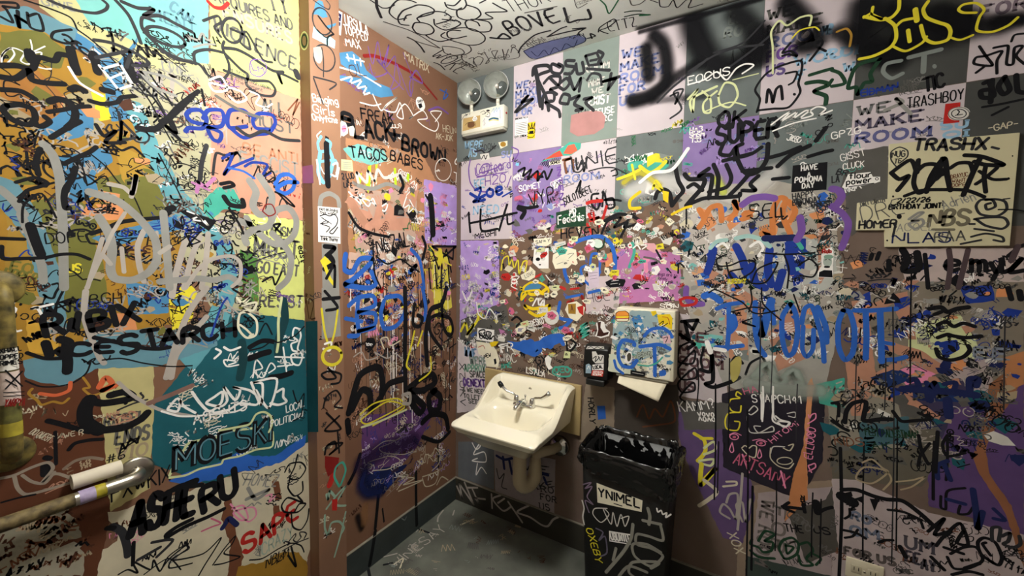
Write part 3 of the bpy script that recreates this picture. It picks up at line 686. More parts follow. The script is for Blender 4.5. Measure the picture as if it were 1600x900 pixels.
for c, q in (('D', '0 50 60 46 105 80 95 108 40 96 0 92'), ('D', '40 320 105 300 150 330 150 410 100 420 60 380'), ('D', '150 280 200 270 215 300 190 335 160 330'), ('#9c6a34', '0 120 60 110 110 160 90 200 0 190'), ('y', '130 140 180 150 190 185 150 190 132 170'), ('#9c7c34', '10 320 60 380 62 460 10 480'), ('#a88634', '180 225 235 250 250 300 215 320 190 280'), ('D', '195 280 250 270 268 320 240 345 205 330'),
             ('o', '95 150 118 150 112 190 92 196'), ('o', '150 320 190 318 196 340 168 345'), ('D', '90 420 160 400 170 500 110 520'), ('#9c7834', '200 385 265 365 285 420 250 440 210 420'), ('y', '285 430 310 460 300 500 270 520 262 470'), ('#c89c3c', '40 500 92 500 92 556 44 552'), ('#a89a74', '100 150 140 140 160 200 150 215 100 190'), ('#9c8c70', '0 150 60 190 60 205 0 180'), ('o', '175 490 210 488 215 515 180 518'),
             ('q', '-10 20 40 8 120 46 112 78 70 50 -10 36'), ('h', '120 52 150 70 190 105 170 118 140 90 116 74'), ('h', '108 165 145 172 148 205 98 222 56 206'), ('h', '90 245 170 230 176 252 145 276 155 302 112 322 98 300'), ('q', '-10 272 30 288 60 330 82 385 100 450 106 522 70 522 58 440 40 372 -10 312'), ('h', '145 372 250 342 300 330 312 350 268 362 170 386'), ('h', '195 440 265 450 262 490 205 492'), ('h', '215 60 190 150 205 185 175 190 160 130'),
             ('#5c98a4', '186 150 220 160 250 232 288 300 330 345 366 392 373 450 350 522 300 582 280 560 330 482 346 420 330 372 268 332 228 250 205 190'), ('q', '36 562 92 556 150 522 240 512 335 520 340 540 250 572 150 576 100 604 40 592'), ('#4c7a38', '375 390 402 400 404 470 380 478 372 440'), ('t', '318 312 340 292 365 296 380 320 374 330 350 326 330 345 318 330')):
    patch(c, q, .0025, 1)
patch('#8d8878', '-30 818 108 796 130 838 60 846 -30 862', .004); patch('#9a9484', '60 850 128 850 132 900 30 905 34 870', .008); patch('#8d8878', '-20 850 50 845 40 900 -20 905', .008)
patch('x', '352 780 362 780 366 820 380 870 372 905 355 905 360 850 346 810', .003); patch('x', '425 752 436 752 440 780 430 782', .002); patch('x', '427 790 436 790 440 808 428 806', .002)
patch('d', '368 905 372 885 410 878 440 862 468 862 480 880 480 905', .004); patch('b', '262 752 300 735 345 722 370 706 400 712 430 712 478 680 476 695 440 722 400 734 360 740 300 758', .003)
# ---- printed slogans on the coloured sheets
v = L4(250, 0)
v.t('G', 16, 'TY', (690, 58), (812, 90), 110, 's').t('G', 12, 'REQUIRES AND', (345, 8), (830, 190), 62, 'b').t('L', 14, 'ENSURES', (400, 105), (830, 275), 66, 's').t('G', 15, 'VIOLENCE', (330, 185), (850, 450), 84, 'b').b('printed_slogan')
L4(0, 0).t('q', 14, 'CAN', (1060, 55), (1190, 150), 60, 's').t('q', 12, 'MENT', (940, 105), (1230, 220), 66, 's').t('g', 8, 'GAVE', (270, 30), (470, 72), 44, 'b').t('G', 10, 'ESCAN', (960, 720), (1190, 800), 56, 'b').t('g', 9, 'ITIE', (1020, 440), (1180, 480), 60, 'b').t('L', 22, 'AT', (960, 600), (1100, 650), 170, 's').b('printed_slogan')
L4(250, 0).t('G', 14, 'ALL', (640, 700), (780, 740), 90, 'b').t('G', 12, 'MUST', (560, 770), (835, 840), 66, 'b').b('printed_slogan')
L4(250, 225).t('#b8785c', 12, 'BE ANTI', (520, 60), (860, 130), 70, 'b').t('g', 13, 'FASCIST', (500, 130), (862, 205), 84, 'b').t('G', 9, 'CAPITALISM', (530, 555), (825, 580), 56, 'b').t('G', 16, 'MUST', (590, 690), (862, 720), 110, 's').t('G', 12, 'GO EAST', (600, 800), (862, 830), 70, 'b').b('printed_slogan')
L4(250, 450).t('G', 13, 'RESIST', (620, 115), (890, 120), 70, 's').b('printed_slogan')
L4(0, 450).t('G', 14, 'REBEL', (650, 870), (900, 830), 64, 's').b('printed_slogan'); L4(0, 675).t('G', 16, 'ENDS', (720, 80), (930, 40), 84, 's').t('z', 14, 'VIO', (720, 180), (920, 140), 76, 's').b('printed_slogan')
L4(0, 225).t('D', 12, 'UPPER', (15, 830), (215, 870), 60, 'b').t('D', 12, 'FO', (60, 790), (190, 810), 60, 'b').t('y', 10, 'US', (420, 800), (510, 800), 50, 'b').b('printed_slogan')
# ---- far part of the left wall: ground patches around the corner
for c, q in (('#a87a5a', '540 215 660 240 690 300 690 500 560 520 545 400'), ('U', '662 280 715 290 716 385 664 380'), ('#b79a8a', '545 290 600 300 650 290 655 420 560 420'), ('s', '548 300 565 300 585 345 600 310 615 325 640 280 655 290 640 360 560 360'), ('#c8a898', '545 395 600 395 602 470 545 480'), ('#d4c84c', '672 392 700 395 706 480 680 500'), ('#5c3a6c', '565 650 640 640 690 620 650 700 600 760 565 770'), ('n', '568 745 600 730 640 725 648 712 600 772 572 776'), ('a', '535 232 560 225 600 235 608 252 580 258 550 250')):
    patch(c, q, .003, 1)
# ---- near left wall: traced tags
fill('L', '120 40 330 60 330 330 250 330 200 200', 60, (9, 28), 'kKGkgkw', (.8, 2.4), 'zccbcn', 19, .5)
fill('L', '0 60 330 60 460 340 380 480 60 540', 60, (16, 46), 'kkKgLk', (1.2, 3.4), 'ccbzc', 20, .5)
fill('L', '20 70 180 120 290 330 300 470 120 540 10 520', 90, (9, 28), 'kkkkLkBkX', (.8, 2.6), 'zccbcn', 11, .5, blobs=40, bcols='DDkXdzo', bsize=(4, 14))
fill('L', '150 560 240 560 235 700 160 700', 8, (10, 22), 'kKS', (1, 3), 'zcx', 12)
fill('L', '300 560 478 520 480 680 330 740 250 700', 26, (9, 20), 'wwwwCk', (.8, 1.8), 'cnzm', 13)
fill('L', '330 110 468 150 474 480 385 470 300 300 180 100 250 80', 70, (6, 20), 'kKkGrwux', (.5, 1.4), 'cnbmc', 14)
fill('L', '170 800 480 700 480 880 170 890', 22, (10, 24), 'kKkpgx', (.8, 2), 'cnzm', 15)
fill('L', '40 600 150 590 160 740 60 780', 12, (10, 22), 'SCzk', (.8, 1.8), 'cnm', 16)
fill('L', '0 810 150 790 150 900 0 900', 34, (8, 20), 'XXxzk', (1.5, 4), 'zxn', 17)
fill('L', '250 330 400 330 400 500 280 560 200 520', 80, (8, 24), 'kLkkngBkX', (.7, 2.2), 'zccbcn', 18, .6, blobs=24, bcols='DkXdhz', bsize=(4, 12))
L4(0, 0).s('k', 10, '150 0 300 50 440 110 480 180 490 190 560 240 640 310 720 390 800 470 880 560 940 640 1000 760 1040 830 1080 900').b()
L4(0, 0).s('K', 18, '300 0 400 40 500 70 600 82 660 60 672 30 640 0').s('K', 20, '720 0 800 90 850 190 880 270').s('K', 22, '760 10 860 50 960 60 900 100 1000 100 1100 150 1200 200').s('K', 18, '960 130 890 110 890 180 960 260 1060 340 1200 395').o('K', 18, 1035, 230, 130, 45, 22).b()
L4(0, 0).s('k', 14, '5 105 80 140 40 60 20 40 110 50 100 20 0 15', 2).s('k', 18, '110 70 120 170 100 100 180 150 130 120', 0).s('k', 14, '170 80 190 170 270 190 240 90 180 100').s('k', 14, '445 185 340 200 325 240 400 270 480 270').b()
L4(0, 0).s('w', 8, '0 360 60 300 90 340 40 400 10 390 20 330 80 300 150 330 130 380 180 400 200 340 260 330 230 410 280 430 320 430', 2).s('w', 7, '190 250 200 310 170 340 280 290', 1).b()
L4(0, 0).s('k', 46, '440 310 460 390 480 450').s('k', 44, '585 340 600 400 610 450').s('k', 44, '800 380 815 440 830 500').s('k', 50, '185 330 190 360 200 380').b()
L4(0, 0).s('k', 34, '0 410 100 410 200 430 240 360 340 380 370 340 430 350').s('k', 34, '0 480 100 490 180 440 200 500 300 520 400 525').s('k', 30, '0 560 130 570 220 620').s('k', 34, '440 560 480 545 530 570').s('k', 36, '640 560 700 575').b()
L4(0, 0).s('k', 32, '40 660 20 690 80 750 180 780 220 740 200 680 120 655 50 660').s('k', 30, '220 780 260 790 310 760 280 730').s('k', 38, '310 635 360 620 430 640 470 700 460 760 420 800').s('k', 26, '300 700 400 685 470 670 560 665').s('k', 26, '560 630 640 650 730 640 760 610 840 600').s('k', 30, '320 860 420 800 500 760').b()
L4(0, 0).s('w', 14, '430 420 500 520 640 600', 1).s('w', 14, '620 410 740 560 830 530 750 400 640 430', 0).s('w', 11, '690 490 780 450').s('w', 9, '830 650 880 700 830 690 890 660', 0).b()
L4(0, 0).s('k', 12, '730 310 790 370 850 470').s('k', 12, '900 400 960 500 1040 600 1075 660').s('k', 12, '840 480 980 640 1100 850').s('k', 30, '1200 600 1100 700 1020 770 960 810 860 800').s('K', 16, '740 700 760 800 750 900 760 760 860 860 740 880', 0).b()
L4(0, 0).s('K', 20, '590 250 700 270 840 330 930 390 900 410 830 410').s('g', 16, '900 450 1000 470 1100 510 1190 580').s('g', 18, '940 490 880 450 960 540 1100 600').s('K', 20, '600 360 700 340 810 325 790 420').s('k', 22, '600 780 650 850 720 820 660 890 780 890').b()
L4(0, 225).s('g', 44, '270 0 330 70 370 200 380 330 390 480 395 640 400 900', 2).s('g', 42, '150 440 80 350 0 280').s('g', 40, '130 440 200 600 260 760 270 860').b()
L4(0, 225).s('k', 26, '400 125 470 90 560 50 600 20').s('k', 30, '470 150 450 220 410 280 400 340 410 400 430 400').s('k', 28, '250 30 225 110 240 190').s('k', 46, '190 510 220 600 255 690').s('k', 22, '0 590 150 595').s('k', 22, '10 640 20 715 140 715 280 710 380 690 480 690 560 720').s('k', 20, '100 240 220 210 300 250 170 290 120 360').s('k', 12, '140 490 150 380 260 310 350 460').s('k', 14, '100 90 170 160 165 50').b()
L4(0, 225).t('k', 10, 'DOPE', (290, 620), (540, 610), 66).b(); L4(0, 450).t('k', 10, 'BGH', (560, 100), (760, 90), 60).b()
L4(0, 225).s('k', 26, '570 560 660 530 750 490 880 470 1000 460 1060 430').s('k', 40, '1050 410 1080 400').s('B', 8, '760 540 800 530 790 580 760 560 830 540 840 570 870 560').s('B', 8, '1040 480 1000 530 940 520 1060 500').b()
L4(0, 225).s('k', 8, '480 80 520 160 545 260').s('k', 8, '550 50 660 140 740 240 830 320 890 450').s('k', 8, '990 60 1060 190 1130 330').s('k', 14, '700 0 760 40 830 20 900 80').b()
for i, (q, w_) in enumerate((('1160 600 1130 700 1090 850 1075 950', 34), ('900 540 860 640 870 760 900 860', 28), ('640 590 600 720 545 900', 22), ('1250 580 1200 700 1150 900', 30), ('1300 560 1290 700 1260 900', 30), ('760 650 775 800', 22), ('980 550 985 640', 16))):
    L4(0, 225).s('L', w_, q).b()
L4(0, 225).s('g', 46, '620 460 680 560 700 660 690 780 720 840 830 850 930 800 980 720 970 600 900 500 820 420 740 360 660 330 560 300').s('g', 40, '1020 430 1040 640 1060 900').s('L', 26, '680 250 770 270 830 310 850 200 820 330').b()
L4(0, 225).s('L', 20, '540 900 640 690 700 560 780 430').s('L', 24, '640 690 690 750').b()
L4(0, 450).s('L', 30, '535 20 525 160 550 260 620 430 650 470').s('L', 32, '1290 0 1180 150 1100 350 1040 560').s('L', 30, '1290 180 1200 290 1100 420 1070 560').b()
L4(0, 450).s('w', 12, '30 70 90 60 80 100 40 110 100 130 60 190 30 220 80 240 100 270 130 265', 1).s('w', 14, '280 200 230 120 200 130 330 100').b()
L4(0, 450).t('k', 32, 'R', (290, 300), (400, 280), 130, jit=.1).s('k', 34, '450 200 440 250 470 260 490 160').t('k', 32, 'BIX', (575, 265), (870, 200), 115, jit=.1).b()
L4(0, 450).s('k', 44, '285 345 310 420').s('k', 48, '380 320 430 340 420 390 370 390 420 440 420 520').t('k', 26, 'ICE', (400, 420), (700, 400), 70).t('k', 28, 'ST', (770, 420), (1010, 360), 110).s('k', 26, '590 310 760 345 900 375 1000 380 1060 370').b()
L4(250, 450).t('k', 28, 'ARCH', (10, 360), (470, 300), 90).b()
L4(0, 450).s('k', 22, '170 405 280 440 380 440').s('k', 10, '160 580 250 615 360 615 460 590 540 530 570 450').s('k', 9, '640 450 760 440 900 470 1060 490 1200 485').b()
L4(0, 450).s('d', 14, '200 630 180 660 230 700 260 730 330 710 390 720 430 690').s('d', 12, '520 560 560 620 520 630 570 670 620 660').s('#c8603c', 20, '250 660 350 670 430 640 440 590').s('#c8603c', 30, '620 620 660 560 700 600 640 640 720 610').b()
L4(0, 450).s('k', 70, '560 700 530 760 540 840 620 890', 2).s('k', 44, '560 700 640 720 780 700 830 680 780 650 690 670').s('k', 46, '620 890 780 870 880 820 920 780').s('k', 30, '300 830 380 850 480 880 560 900').b()
L4(0, 450).s('L', 20, '740 590 830 670 930 730 1030 770 1200 800').s('#7a5c54', 30, '930 720 1060 670 1200 610').b()
L4(0, 675).s('k', 18, '345 0 350 200').s('k', 22, '430 110 470 70 560 50 640 45').s('k', 30, '285 160 310 165').s('k', 46, '285 210 285 260').b()
L4(0, 675).s('#8f8478', 18, '0 290 90 270 200 220 300 190 330 230 260 320 350 260 470 300').s('#8f8478', 18, '90 280 110 350 160 390 260 370 460 310').s('#8f8478', 16, '140 270 200 310 280 320 340 250').s('k', 12, '10 440 120 410 220 390').s('#7a6c60', 18, '400 230 470 180 560 160 640 170').b()
L4(0, 675).t('C', 6, 'DO QUEST', (180, 10), (300, 60), 36).t('C', 6, 'WE R', (400, 40), (520, 10), 30).b(); L4(0, 675).t('k', 9, '#6', (670, 190), (780, 160), 44).s('k', 7, '680 210 735 195').b()
L4(0, 675).t('k', 12, 'FXWKIX', (700, 430), (1060, 300), 90).b()
L4(0, 675).s('K', 40, '700 590 760 620 790 700 800 770').s('k', 30, '670 600 710 600').t('k', 44, 'ASHE', (810, 650), (1200, 500), 190, 'h', .1).s('k', 26, '1050 660 1040 640 1110 590 1200 545').s('k', 34, '1030 390 1120 340 1200 320').s('k', 20, '835 690 830 830').b()
L4(250, 675).t('k', 38, 'RU', (270, 500), (480, 380), 150, 'h', .1).s('k', 26, '40 660 160 590 300 530 400 480').s('k', 30, '20 390 120 350 260 330').b()
L4(0, 675).s('k', 10, '740 890 800 860 860 880 830 810 940 860 960 800 1000 870 1050 780 1150 710 1180 730 1080 790 1060 850 1200 820').s('k', 8, '900 890 1050 790 1130 860').s('K', 20, '860 800 1000 720').s('K', 18, '950 690 1080 675 980 780').b()
L4(250, 675).s('k', 10, '0 870 60 790 160 710 170 730 80 800 270 760 380 660 350 720 280 830 240 900').s('k', 9, '330 830 400 730 470 650 450 700 400 760 500 780 400 820 340 830').b()
L4(250, 675).t('g', 12, 'HOMEZ', (520, 330), (720, 340), 66).s('g', 22, '550 350 600 420 680 360 540 420').b()
L4(250, 675).s('p', 10, '450 480 520 460 550 540 500 550 460 500 580 470 600 520 550 560 440 450').s('P', 10, '260 620 330 590 380 570 320 540').s('p', 9, '660 400 700 390 680 440 720 400').b()
L4(250, 675).t('r', 24, 'SAPE', (530, 760), (860, 530), 110, 'h').b(); L4(250, 675).t('#9fb0a4', 10, 'CRAZY', (640, 770), (830, 650), 70).b()
L4(250, 675).s('k', 10, '860 140 840 220 810 290 870 290 910 230 880 190 810 200 780 250').s('k', 10, '810 300 800 350 840 400 890 370 890 310').s('k', 11, '860 400 890 440 800 410 760 460 780 500 860 500 910 450 870 450 840 500').s('k', 10, '820 500 830 590 880 610 920 550 930 480').b()
L4(250, 675).s('k', 9, '560 800 640 790 740 730 820 695 880 710 900 750').s('k', 12, '820 720 850 840 800 770').t('k', 10, 'NBLM', (660, 850), (800, 780), 60).b()
L4(250, 675).s('n', 30, '390 600 410 570 430 540 480 580').b()
# the outlined block letters on teal
L4(250, 675).s('i', 16, '60 270 100 180 150 110 180 70 250 50 300 30 340 40 400 0 640 -30').s('i', 14, '60 285 160 270 250 230 380 200 400 170 500 150 600 110 700 90 705 0').b()
L4(250, 675).t('k', 30, 'MOESKI', (90, 250), (690, 60), 160, 'b').t('q', 8, 'MOESKI', (100, 235), (690, 50), 130, 'b').b()
L4(250, 450).s('i', 14, '370 890 480 870 560 850 600 790 650 775 690 800 700 850 680 900').b()
# teal panel
L4(250, 450).s('k', 30, '560 370 640 330 720 340 740 380').s('k', 40, '560 440 640 410 680 400').s('#17393f', 50, '510 340 520 440 500 560').s('#17393f', 50, '770 80 780 200 740 330 740 430').s('k', 36, '820 530 760 550 690 560').b()
L4(250, 450).s('w', 16, '200 650 250 720 310 770 380 720 390 650 340 680 290 720 380 740 420 700 400 620 470 700 500 640 460 620 560 640 620 690 600 730 500 720 430 760 340 780').s('w', 15, '570 590 630 730 640 600 590 590 730 570 680 750 600 640').s('w', 15, '730 650 770 630 770 680 790 710 740 730 690 720').b()
L4(250, 450).s('w', 14, '220 780 150 740 110 690 60 740 50 760 110 770 130 700', 1).s('w', 12, '10 770 120 800 220 800 320 790 480 770 560 720').t('w', 12, 'ABSNTS', (210, 850), (540, 760), 60).b()
L4(250, 450).s('w', 14, '400 370 440 390 500 370').s('w', 13, '350 380 380 400 340 440').s('w', 9, '430 480 480 460 400 450 420 490 490 480').s('w', 9, '580 560 600 450 640 500 590 520 640 560 690 470 720 500 680 530').b()
L4(250, 450).t('w', 8, 'LOCAL', (790, 780), (900, 740), 44).t('w', 8, 'POLITICIAN', (690, 870), (890, 810), 40).b()
L4(250, 450).s('w', 11, '880 260 840 250 830 300 860 330 820 350 830 390 870 400 820 420 830 470 870 480 890 420 860 380 880 300 870 260').s('w', 10, '720 430 900 435').s('w', 9, '735 490 830 480').s('w', 9, '770 370 790 520').b()
L4(250, 450).s('#d8d4bc', 14, '480 60 520 100 560 60 500 110 600 90 580 140 520 130 600 200 600 290 540 310 490 250 500 160 560 150').s('#d8d4bc', 14, '560 300 580 290').s('i', 16, '760 60 740 200 740 330 730 400').s('#d8d4bc', 12, '500 230 540 260 580 300').b()
L4(250, 450).s('k', 10, '560 390 640 370 700 330 740 340 840 300 900 240').s('k', 10, '620 290 660 220 700 290').s('k', 8, '830 640 860 720 900 660 880 800 830 830').s('B', 12, '320 300 350 200 390 100 420 60').b()
# upper coloured sheets
L4(250, 0).s('B', 24, '290 780 200 760 165 720 190 690 250 690 290 740 270 800 180 800 160 820').s('B', 24, '270 740 300 690 380 690 400 740 380 790 300 800 330 870 370 880 380 830 290 790').s('B', 24, '560 720 520 690 440 690 420 750 440 800 540 790').s('B', 24, '440 800 520 860 600 840 680 830 720 770 700 720 620 710 580 750 600 800 680 810').b()
L4(250, 0).s('K', 18, '0 310 100 370 240 400 300 470 380 500 425 460 430 400 390 300 400 260').s('K', 18, '400 330 500 430 550 470 540 530 620 590 700 600 720 560 680 510 560 500 400 440').s('K', 18, '220 400 215 330 300 310 400 330').s('K', 20, '400 300 480 310 560 350 700 440 770 450').s('K', 16, '270 130 360 100 380 140 340 170 380 230').o('K', 16, 450, 190, 60, 80, -20).s('K', 15, '440 180 540 230 560 310 500 260 540 200 640 370 700 390').b()
L4(250, 0).s('K', 16, '730 450 760 520 750 460 860 510').s('G', 20, '350 600 500 690 640 740').s('k', 26, '20 770 120 660 240 570').s('k', 14, '260 560 280 660').s('w', 12, '310 500 380 480 420 560 340 570 310 520 400 540 500 570 540 620 480 640 430 600').s('w', 10, '560 570 620 600 600 650 680 680 640 690 700 650').b()
L4(250, 0).s('u', 6, '560 420 570 380 620 370 660 400 660 450 620 480 570 460 560 420').t('u', 8, 'LM', (580, 440), (650, 450), 34).t('G', 5, '# trust', (440, 450), (560, 480), 24).t('G', 5, '# more than again', (440, 480), (690, 560), 22).t('G', 5, '# the moment', (440, 500), (640, 575), 22).b()
L4(250, 0).s('r', 22, '300 10 340 45 390 50 425 20').s('K', 40, '850 450 860 480').s('x', 9, '800 690 860 620 830 720 870 640', 0).b()
L4(250, 0).s('k', 22, '0 760 60 740 100 830 40 790 120 870').s('K', 22, '480 800 560 850 650 820 760 870 870 880').b()
L4(250, 225).s('B', 18, '390 90 450 60 430 130 400 190 440 150 580 90').s('b', 14, '430 150 520 170 590 215').s('B', 16, '530 140 580 115 670 130 640 200 690 180').s('b', 26, '720 250 750 200 800 190 840 220 830 280 780 310 730 280 790 240 860 240').s('k', 10, '650 200 700 170 720 220 680 240').b()
L4(250, 225).s('m', 22, '230 300 240 240 280 270 340 215', 0).s('m', 14, '200 240 310 290').s('k', 22, '380 250 440 240 460 260 400 275').s('K', 16, '330 190 350 60 400 70').s('K', 26, '290 10 260 120 250 220').b()
L4(250, 225).s('g', 44, '560 230 600 300 580 380 620 440 680 420 700 330 660 260 620 200').s('g', 42, '540 620 530 580 580 540 680 510 720 420 800 400 850 470 840 560 780 620 700 620 620 560').s('g', 40, '700 560 780 640 820 720 800 840 740 900').s('g', 36, '540 460 560 500 500 480').b()
L4(250, 225).s('k', 30, '400 330 440 380 520 390 515 350').s('k', 14, '430 400 500 510 520 560').s('k', 12, '720 300 780 330 840 390 800 370 740 310').s('R', 8, '640 420 660 380 700 380 720 430 680 450 640 420').b()
L4(250, 225).t('k', 10, 'east', (860, 640), (880, 740), 40).s('k', 12, '640 860 700 830 720 880 760 800').s('k', 14, '720 540 750 500 710 510 760 560').b()
D('L', 250, 225, 4).p('k', '120 420 160 410 355 480 305 545').b('graffiti_tag'); L4(250, 225).s('w', 9, '170 420 240 450 200 470 260 480 220 440 300 510 280 480', 1).b()
L4(250, 225).s('k', 9, '110 620 180 570 250 610 170 640 250 550 160 560 200 640', 0).s('k', 8, '130 460 140 530 120 520 150 500 140 450 130 470').b()
L4(250, 225).s('g', 40, '0 860 120 850 240 840 340 850 430 830 500 870').s('L', 24, '160 900 240 780 330 720 440 700 500 740 500 840 450 890').s('L', 26, '0 680 60 640').b()
# ---- far left wall, between the post and the corner
fill('L', '550 390 706 380 708 520 556 560', 46, (34, 70), 'kKnkXwL', (.7, 1.8), 'd', 33)
fill('L', '548 400 708 390 710 640 552 700', 70, (7, 20), 'kkKnXk', (.8, 2.4), 'ccbzn', 34, .5)
fill('L', '550 280 660 270 690 400 556 420', 60, (6, 16), 'kwwKeLs', (.7, 2), 'ccnzh', 35, .5)
fill('L', '545 300 700 290 706 520 560 540', 130, (5, 14), 'wkkKwLpybsC', (.6, 1.8), 'cnzhb', 21, .4, blobs=40, bcols='ksSWgGpy', bsize=(5, 14))
fill('L', '545 400 650 400 650 500 548 520', 90, (5, 12), 'wkBbyrwkn', (.6, 1.6), 'cnzhb', 22, .5, blobs=34, bcols='BykWnbr', bsize=(4, 10))
fill('L', '664 285 714 290 714 380 666 380', 34, (5, 12), 'pwUwpu', (.6, 1.2), 'cnzm', 23)
fill('L', '545 540 708 520 710 650 550 680', 90, (5, 14), 'CwkXkCS', (.6, 1.4), 'cnbm', 24, .5, vert=.4)
fill('L', '560 690 690 640 700 740 580 770', 70, (7, 18), 'UwLCnB', (.6, 1.2), 'cczb', 25, .4)
fill('L', '545 180 715 210 712 290 545 270', 26, (6, 14), 'CkwSXL', (.6, 1.4), 'cnzb', 26)
fill('L', '535 60 700 150 710 210 540 160', 12, (8, 18), 'uuSX', (.6, 1.2), 'czn', 27)
fill('L', '545 420 705 400 708 640 560 640', 60, (10, 30), 'kKkwnX', (.6, 1.6), 'dddd', 28, blobs=0)
fill('L', '548 780 700 640 705 720 560 830', 16, (6, 14), 'XkC', (.6, 1.2), 'cnd', 29)
fill('P', '492 430 528 440 540 880 506 880', 26, (5, 12), 'kKwXSC', (.8, 2), 'cnzx', 31)
fill('Q', '470 200 484 200 492 640 480 660', 20, (4, 8), 'CSXL', (.7, 1.4), 'cnz', 32, vert=.7)
L4(500, 0).t('w', 9, 'URSULA', (160, 155), (300, 215), 58).t('w', 9, 'TOPPED', (155, 210), (300, 260), 52).t('w', 9, 'MAX', (165, 285), (255, 305), 50).b()
L4(500, 0).t('C', 9, 'MATRIX', (530, 365), (680, 455), 50).b()
D('L', 500, 0, 4).p('h', '120 330 200 320 260 370 290 440 360 500 300 510 200 450 130 400').p('h', '120 470 200 480 260 490 340 510 440 550 460 600 380 610 290 580 200 520 125 500').b('paint_patch')
L4(500, 0).s('w', 10, '120 420 220 450 300 490 380 540').s('w', 10, '130 500 200 480 190 520 260 500 230 550 290 540 270 590 310 580').s('w', 10, '170 340 180 380').s('w', 9, '165 360 275 385').s('w', 9, '210 345 220 395').s('w', 9, '250 365 255 410').t('X', 8, 'OL', (190, 470), (290, 480), 66).b()
L4(500, 0).s('R', 22, '275 350 340 350 440 385 520 425 580 460 640 510').s('R', 14, '620 490 680 560 730 620').b()
L4(500, 0).s('u', 6, '300 290 330 400 360 260 390 400 430 280 410 420 470 350 460 500 440 560 500 520 480 400 560 600 580 500 520 330').s('u', 7, '310 400 340 480 420 450 360 380 520 560').s('u', 9, '560 480 640 520 600 440 560 520 570 600').s('b', 8, '750 560 800 590 770 620 790 560').s('u', 12, '680 690 740 670 800 710').b()
L4(500, 0).s('w', 8, '330 590 380 690 420 650 480 610 400 680 470 700 500 640 520 740 480 720 530 650 580 720 560 740 640 690 670 740 610 750 650 790 720 820 740 770 690 700 760 700 720 760').s('w', 8, '250 640 330 660 380 650').b()
L4(500, 0).t('k', 14, 'FREAK', (260, 740), (460, 780), 64).b()
L4(500, 0).t('k', 26, 'B', (140, 770), (210, 790), 70).t('k', 22, 'LACK', (220, 850), (460, 880), 100).t('k', 22, '+', (440, 880), (500, 890), 80).b()
L4(500, 225).t('k', 20, 'BROWN', (515, 30), (780, 130), 90).b()
L4(500, 225).t('k', 14, 'TACOS', (190, 80), (420, 105), 66).t('k', 14, 'BABES', (440, 95), (640, 160), 60).b()
L4(500, 225).t('K', 8, '2 LUD', (140, 220), (215, 215), 34, 'b').t('K', 8, '4', (168, 245), (182, 245), 28, 'b').t('K', 8, 'LIFE', (150, 270), (205, 275), 30, 'b').b()
L4(500, 0).t('C', 6, 'AK-JOK', (725, 865), (830, 885), 34).t('C', 6, 'HEUN', (770, 820), (850, 840), 40).b()
D('L', 500, 225, 4).p('j', '300 140 320 130 315 260 300 310 285 250').p('j', '345 130 360 125 352 250').p('j', '240 190 262 180 255 240 240 260').p('j', '460 150 475 150 480 270 466 270').p('j', '545 180 560 190 555 240 540 220').b('paint_patch')
L4(500, 225).s('W', 20, '240 240 230 180 290 240 300 170 340 230 360 160 400 210 460 200 500 190 540 230').s('g', 26, '240 260 330 280 420 250 500 280').s('k', 24, '500 200 520 260 500 300').b()
L4(500, 225).s('w', 11, '180 300 260 380 240 320 300 390 330 340 360 400 420 370 400 420 300 350 190 330').s('w', 9, '540 330 520 400 560 380 550 430 590 400 610 440 560 350').s('w', 8, '600 450 620 500 640 460').b()
L4(500, 225).s('S', 60, '190 360 240 440 300 520').s('s', 50, '300 520 350 480 370 400').b()
L4(500, 225).s('k', 20, '180 430 240 520 330 560 430 580').s('k', 22, '640 580 660 640 640 720').s('k', 16, '660 320 700 400 710 520 690 600').s('k', 50, '690 330 700 440 705 560').b()
L4(500, 225).s('b', 34, '160 690 150 780 200 800 250 720 330 720 280 780 200 850 160 880 300 900 350 870 320 800').s('b', 26, '570 660 620 720 640 820 650 900').s('b', 30, '560 800 600 760 570 790').b()
L4(500, 450).s('b', 30, '240 60 230 180 240 290 180 300').s('b', 30, '180 110 240 60 330 50 340 110 240 150 340 160 340 230 240 270 340 250').s('b', 30, '400 80 380 160 400 250 470 240 520 180 530 100 490 50 410 60').s('b', 26, '160 190 260 210').s('b', 28, '640 0 660 120 650 200').b()
L4(500, 225).t('k', 14, 'NEZAL', (360, 680), (560, 640), 90).s('k', 12, '330 600 340 800 380 900').s('k', 12, '350 700 420 750 500 720 560 760 620 800').b()
for q in ('680 780 690 900', '720 760 730 900', '760 750 755 900', '800 760 810 890', '835 640 830 720 700 640 850 640 780 700', '700 660 740 780 790 660 820 800'): L4(500, 225).s('k', 14, q, 0).b()
L4(500, 225).t('w', 10, 'C', (840, 110), (850, 130), 60).t('w', 8, 'T', (835, 230), (865, 240), 56).o('W', 6, 770, 160, 50, 70).b()
L4(500, 225).p('y', '740 650 760 655 770 720 750 770 735 730').s('y', 8, '690 640 740 700 820 760').b()
